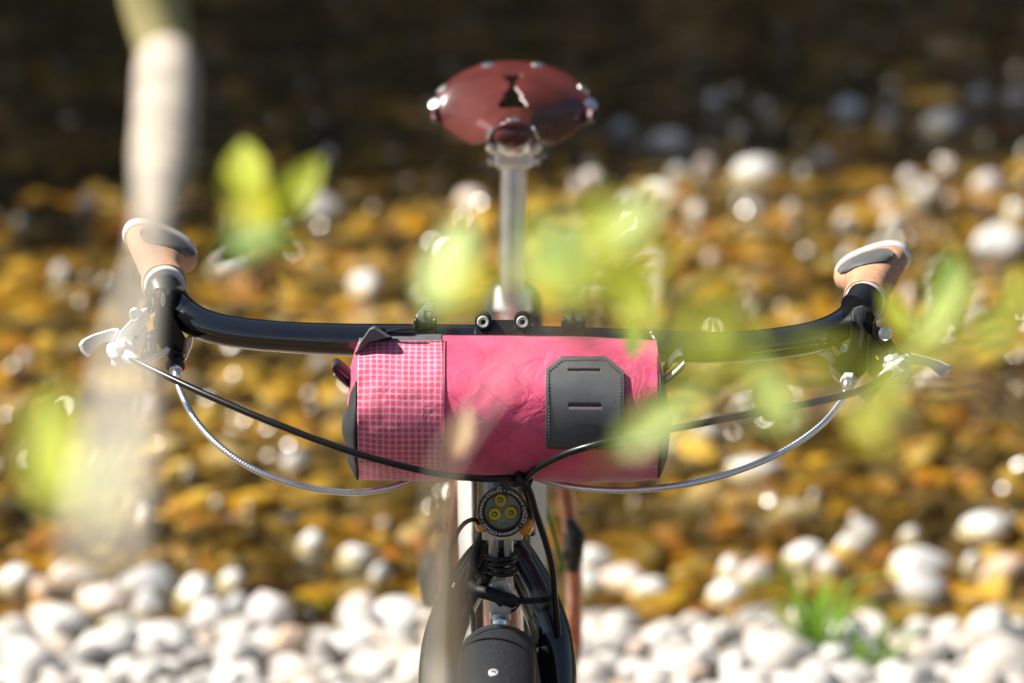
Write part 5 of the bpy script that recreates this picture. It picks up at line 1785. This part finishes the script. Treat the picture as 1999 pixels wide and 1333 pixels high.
# ------------------------------------------------------------------ grass tuft on the bank, a leaf lying by the water
def tuft(px, py, n, hgt, label):
    p = ground_hit(px, py)
    t = empty('grass_tuft', p, label, 'grass')
    for i in range(n):
        a = random.uniform(0, 2 * PI); r0 = random.uniform(0, 0.03)
        b0 = p + Vector((math.cos(a) * r0, math.sin(a) * r0, -0.01))
        h = hgt * random.uniform(0.5, 1.0); ln = h * random.uniform(0.4, 1.1)
        tip = b0 + Vector((math.cos(a) * ln, math.sin(a) * ln * 0.6, h * 0.75)); mid = b0 + Vector((math.cos(a) * ln * 0.35, math.sin(a) * ln * 0.2, h * 0.75))
        path = catmull([b0, mid, tip], 5)
        wd = random.uniform(0.0025, 0.0045)
        sdv = Vector((-math.sin(a), math.cos(a), 0))
        vs = []
        for k, q in enumerate(path):
            ww = wd * (1 - (k / (len(path) - 1)) ** 1.5) + 0.0003
            vs += [q - sdv * ww, q + Vector((0, 0, -ww * 0.4)), q + sdv * ww]
        fs = []
        for k in range(len(path) - 1):
            fs += [(3 * k, 3 * k + 1, 3 * k + 4, 3 * k + 3), (3 * k + 1, 3 * k + 2, 3 * k + 5, 3 * k + 4)]
        MB().add(vs, fs).build('blade', M['grass'], t, angle=180)
tuft(1590, 1292, 40, 0.17, 'green grass tuft growing among the pebbles at right')
tuft(1700, 1318, 16, 0.10, 'small thin grass tuft right of the larger one')
p = ground_hit(612, 1203)
t_ = leaf_geo(3).build('fallen_leaf', M['leaf_lime'], None, angle=180)
t_.location = p + Vector((0, 0, 0.022)); t_.scale = (0.035, 0.045, 0.04); t_.rotation_euler = (0.35, 0.1, 1.2)
tag(t_, 'single bright green leaf lying at the water edge', 'leaf')

# ------------------------------------------------------------------ woods of the far bank (above the picture: shade and reflections)
def leaf_cloud(name, blobs, n, size, mkey, seed):
    r = np.random.default_rng(seed)
    vol = np.array([b[3] * b[4] * b[5] for b in blobs]); vol = vol / vol.sum()
    pick = r.choice(len(blobs), n, p=vol)
    B = np.array(blobs)[pick]
    d = r.normal(size=(n, 3)); d /= np.linalg.norm(d, axis=1)[:, None]
    rad = r.random(n) ** 0.4
    c = B[:, :3] + d * rad[:, None] * B[:, 3:6]
    a = r.normal(size=(n, 3)); a /= np.linalg.norm(a, axis=1)[:, None]
    b_ = np.cross(a, r.normal(size=(n, 3))); b_ /= np.linalg.norm(b_, axis=1)[:, None]
    s = size * (0.6 + 0.8 * r.random(n))[:, None]
    V = np.stack([c - a * s, c + b_ * s * 0.55, c + a * s, c - b_ * s * 0.55], 1).reshape(-1, 3)
    F = np.arange(n * 4, dtype=np.int32)
    me = bpy.data.meshes.new(name)
    me.vertices.add(len(V)); me.vertices.foreach_set('co', V.ravel())
    me.loops.add(n * 4); me.loops.foreach_set('vertex_index', F)
    me.polygons.add(n); me.polygons.foreach_set('loop_start', np.arange(0, n * 4, 4, dtype=np.int32))
    me.update(calc_edges=True)
    me.materials.append(M[mkey])
    o = bpy.data.objects.new(name, me); COL.objects.link(o)
    return o
blobs = []
rr = random.Random(5)
for i in range(46):
    x = rr.uniform(-22, 22); y = rr.uniform(10.5, 16)
    blobs.append((x, y, rr.uniform(1.2, 10), rr.uniform(1.8, 3.2), rr.uniform(1.5, 2.6), rr.uniform(1.5, 2.6)))
for i in range(24):
    blobs.append((-22 + i * 1.9, rr.uniform(9.8, 10.6), rr.uniform(0.4, 1.6), 1.6, 0.9, 1.1))
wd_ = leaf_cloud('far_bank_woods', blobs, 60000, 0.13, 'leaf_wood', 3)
tag(wd_, 'dark woods covering the far river bank', 'woods', kind='stuff')


def shade_tree(loc, top, blobs, n, seed, label):
    t = empty('overhanging_tree', loc, label, 'tree')
    l = Vector(loc)
    MB().tube(catmull([l - Vector((0, 0, 0.3)), l + Vector((0.1, -0.2, 1.6)), l.lerp(Vector(top), 0.6) + Vector((0, 0, 0.8)), Vector(top)], 8), [0.22, 0.17, 0.12, 0.06], 12).build('trunk', M['bark_dark'], t)
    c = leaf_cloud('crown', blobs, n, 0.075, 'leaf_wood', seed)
    adopt(c, t)
SH = SUN / SUN.z
def over(x, y, h):
    q = Vector((x, y, -0.15)) + SH * h
    return (q.x, q.y, q.z)
bl1 = [(*over(-1.1, 5.85, 5.2), 1.9, 1.92, 1.0), (*over(0.35, 6.28, 5.6), 1.7, 1.85, 1.0), (*over(-2.9, 5.8, 5.0), 1.6, 1.95, 1.0), (*over(2.4, 7.35, 5.4), 1.8, 1.8, 1.0), (*over(-0.3, 7.4, 6.2), 2.6, 1.6, 0.8),
       (0.0, 6.9, 4.3, 2.6, 1.7, 0.9), (3.2, 7.1, 4.6, 2.4, 1.8, 0.9), (1.5, 8.4, 3.2, 3.5, 1.2, 0.9)]  # extra unseen crown clumps, added to hold skylight off the far water
shade_tree((-4.6, 9.9, terrain(-4.6, 9.9)), bl1[0][:3], bl1, 56000, 8, 'tree leaning over the river from the far bank')
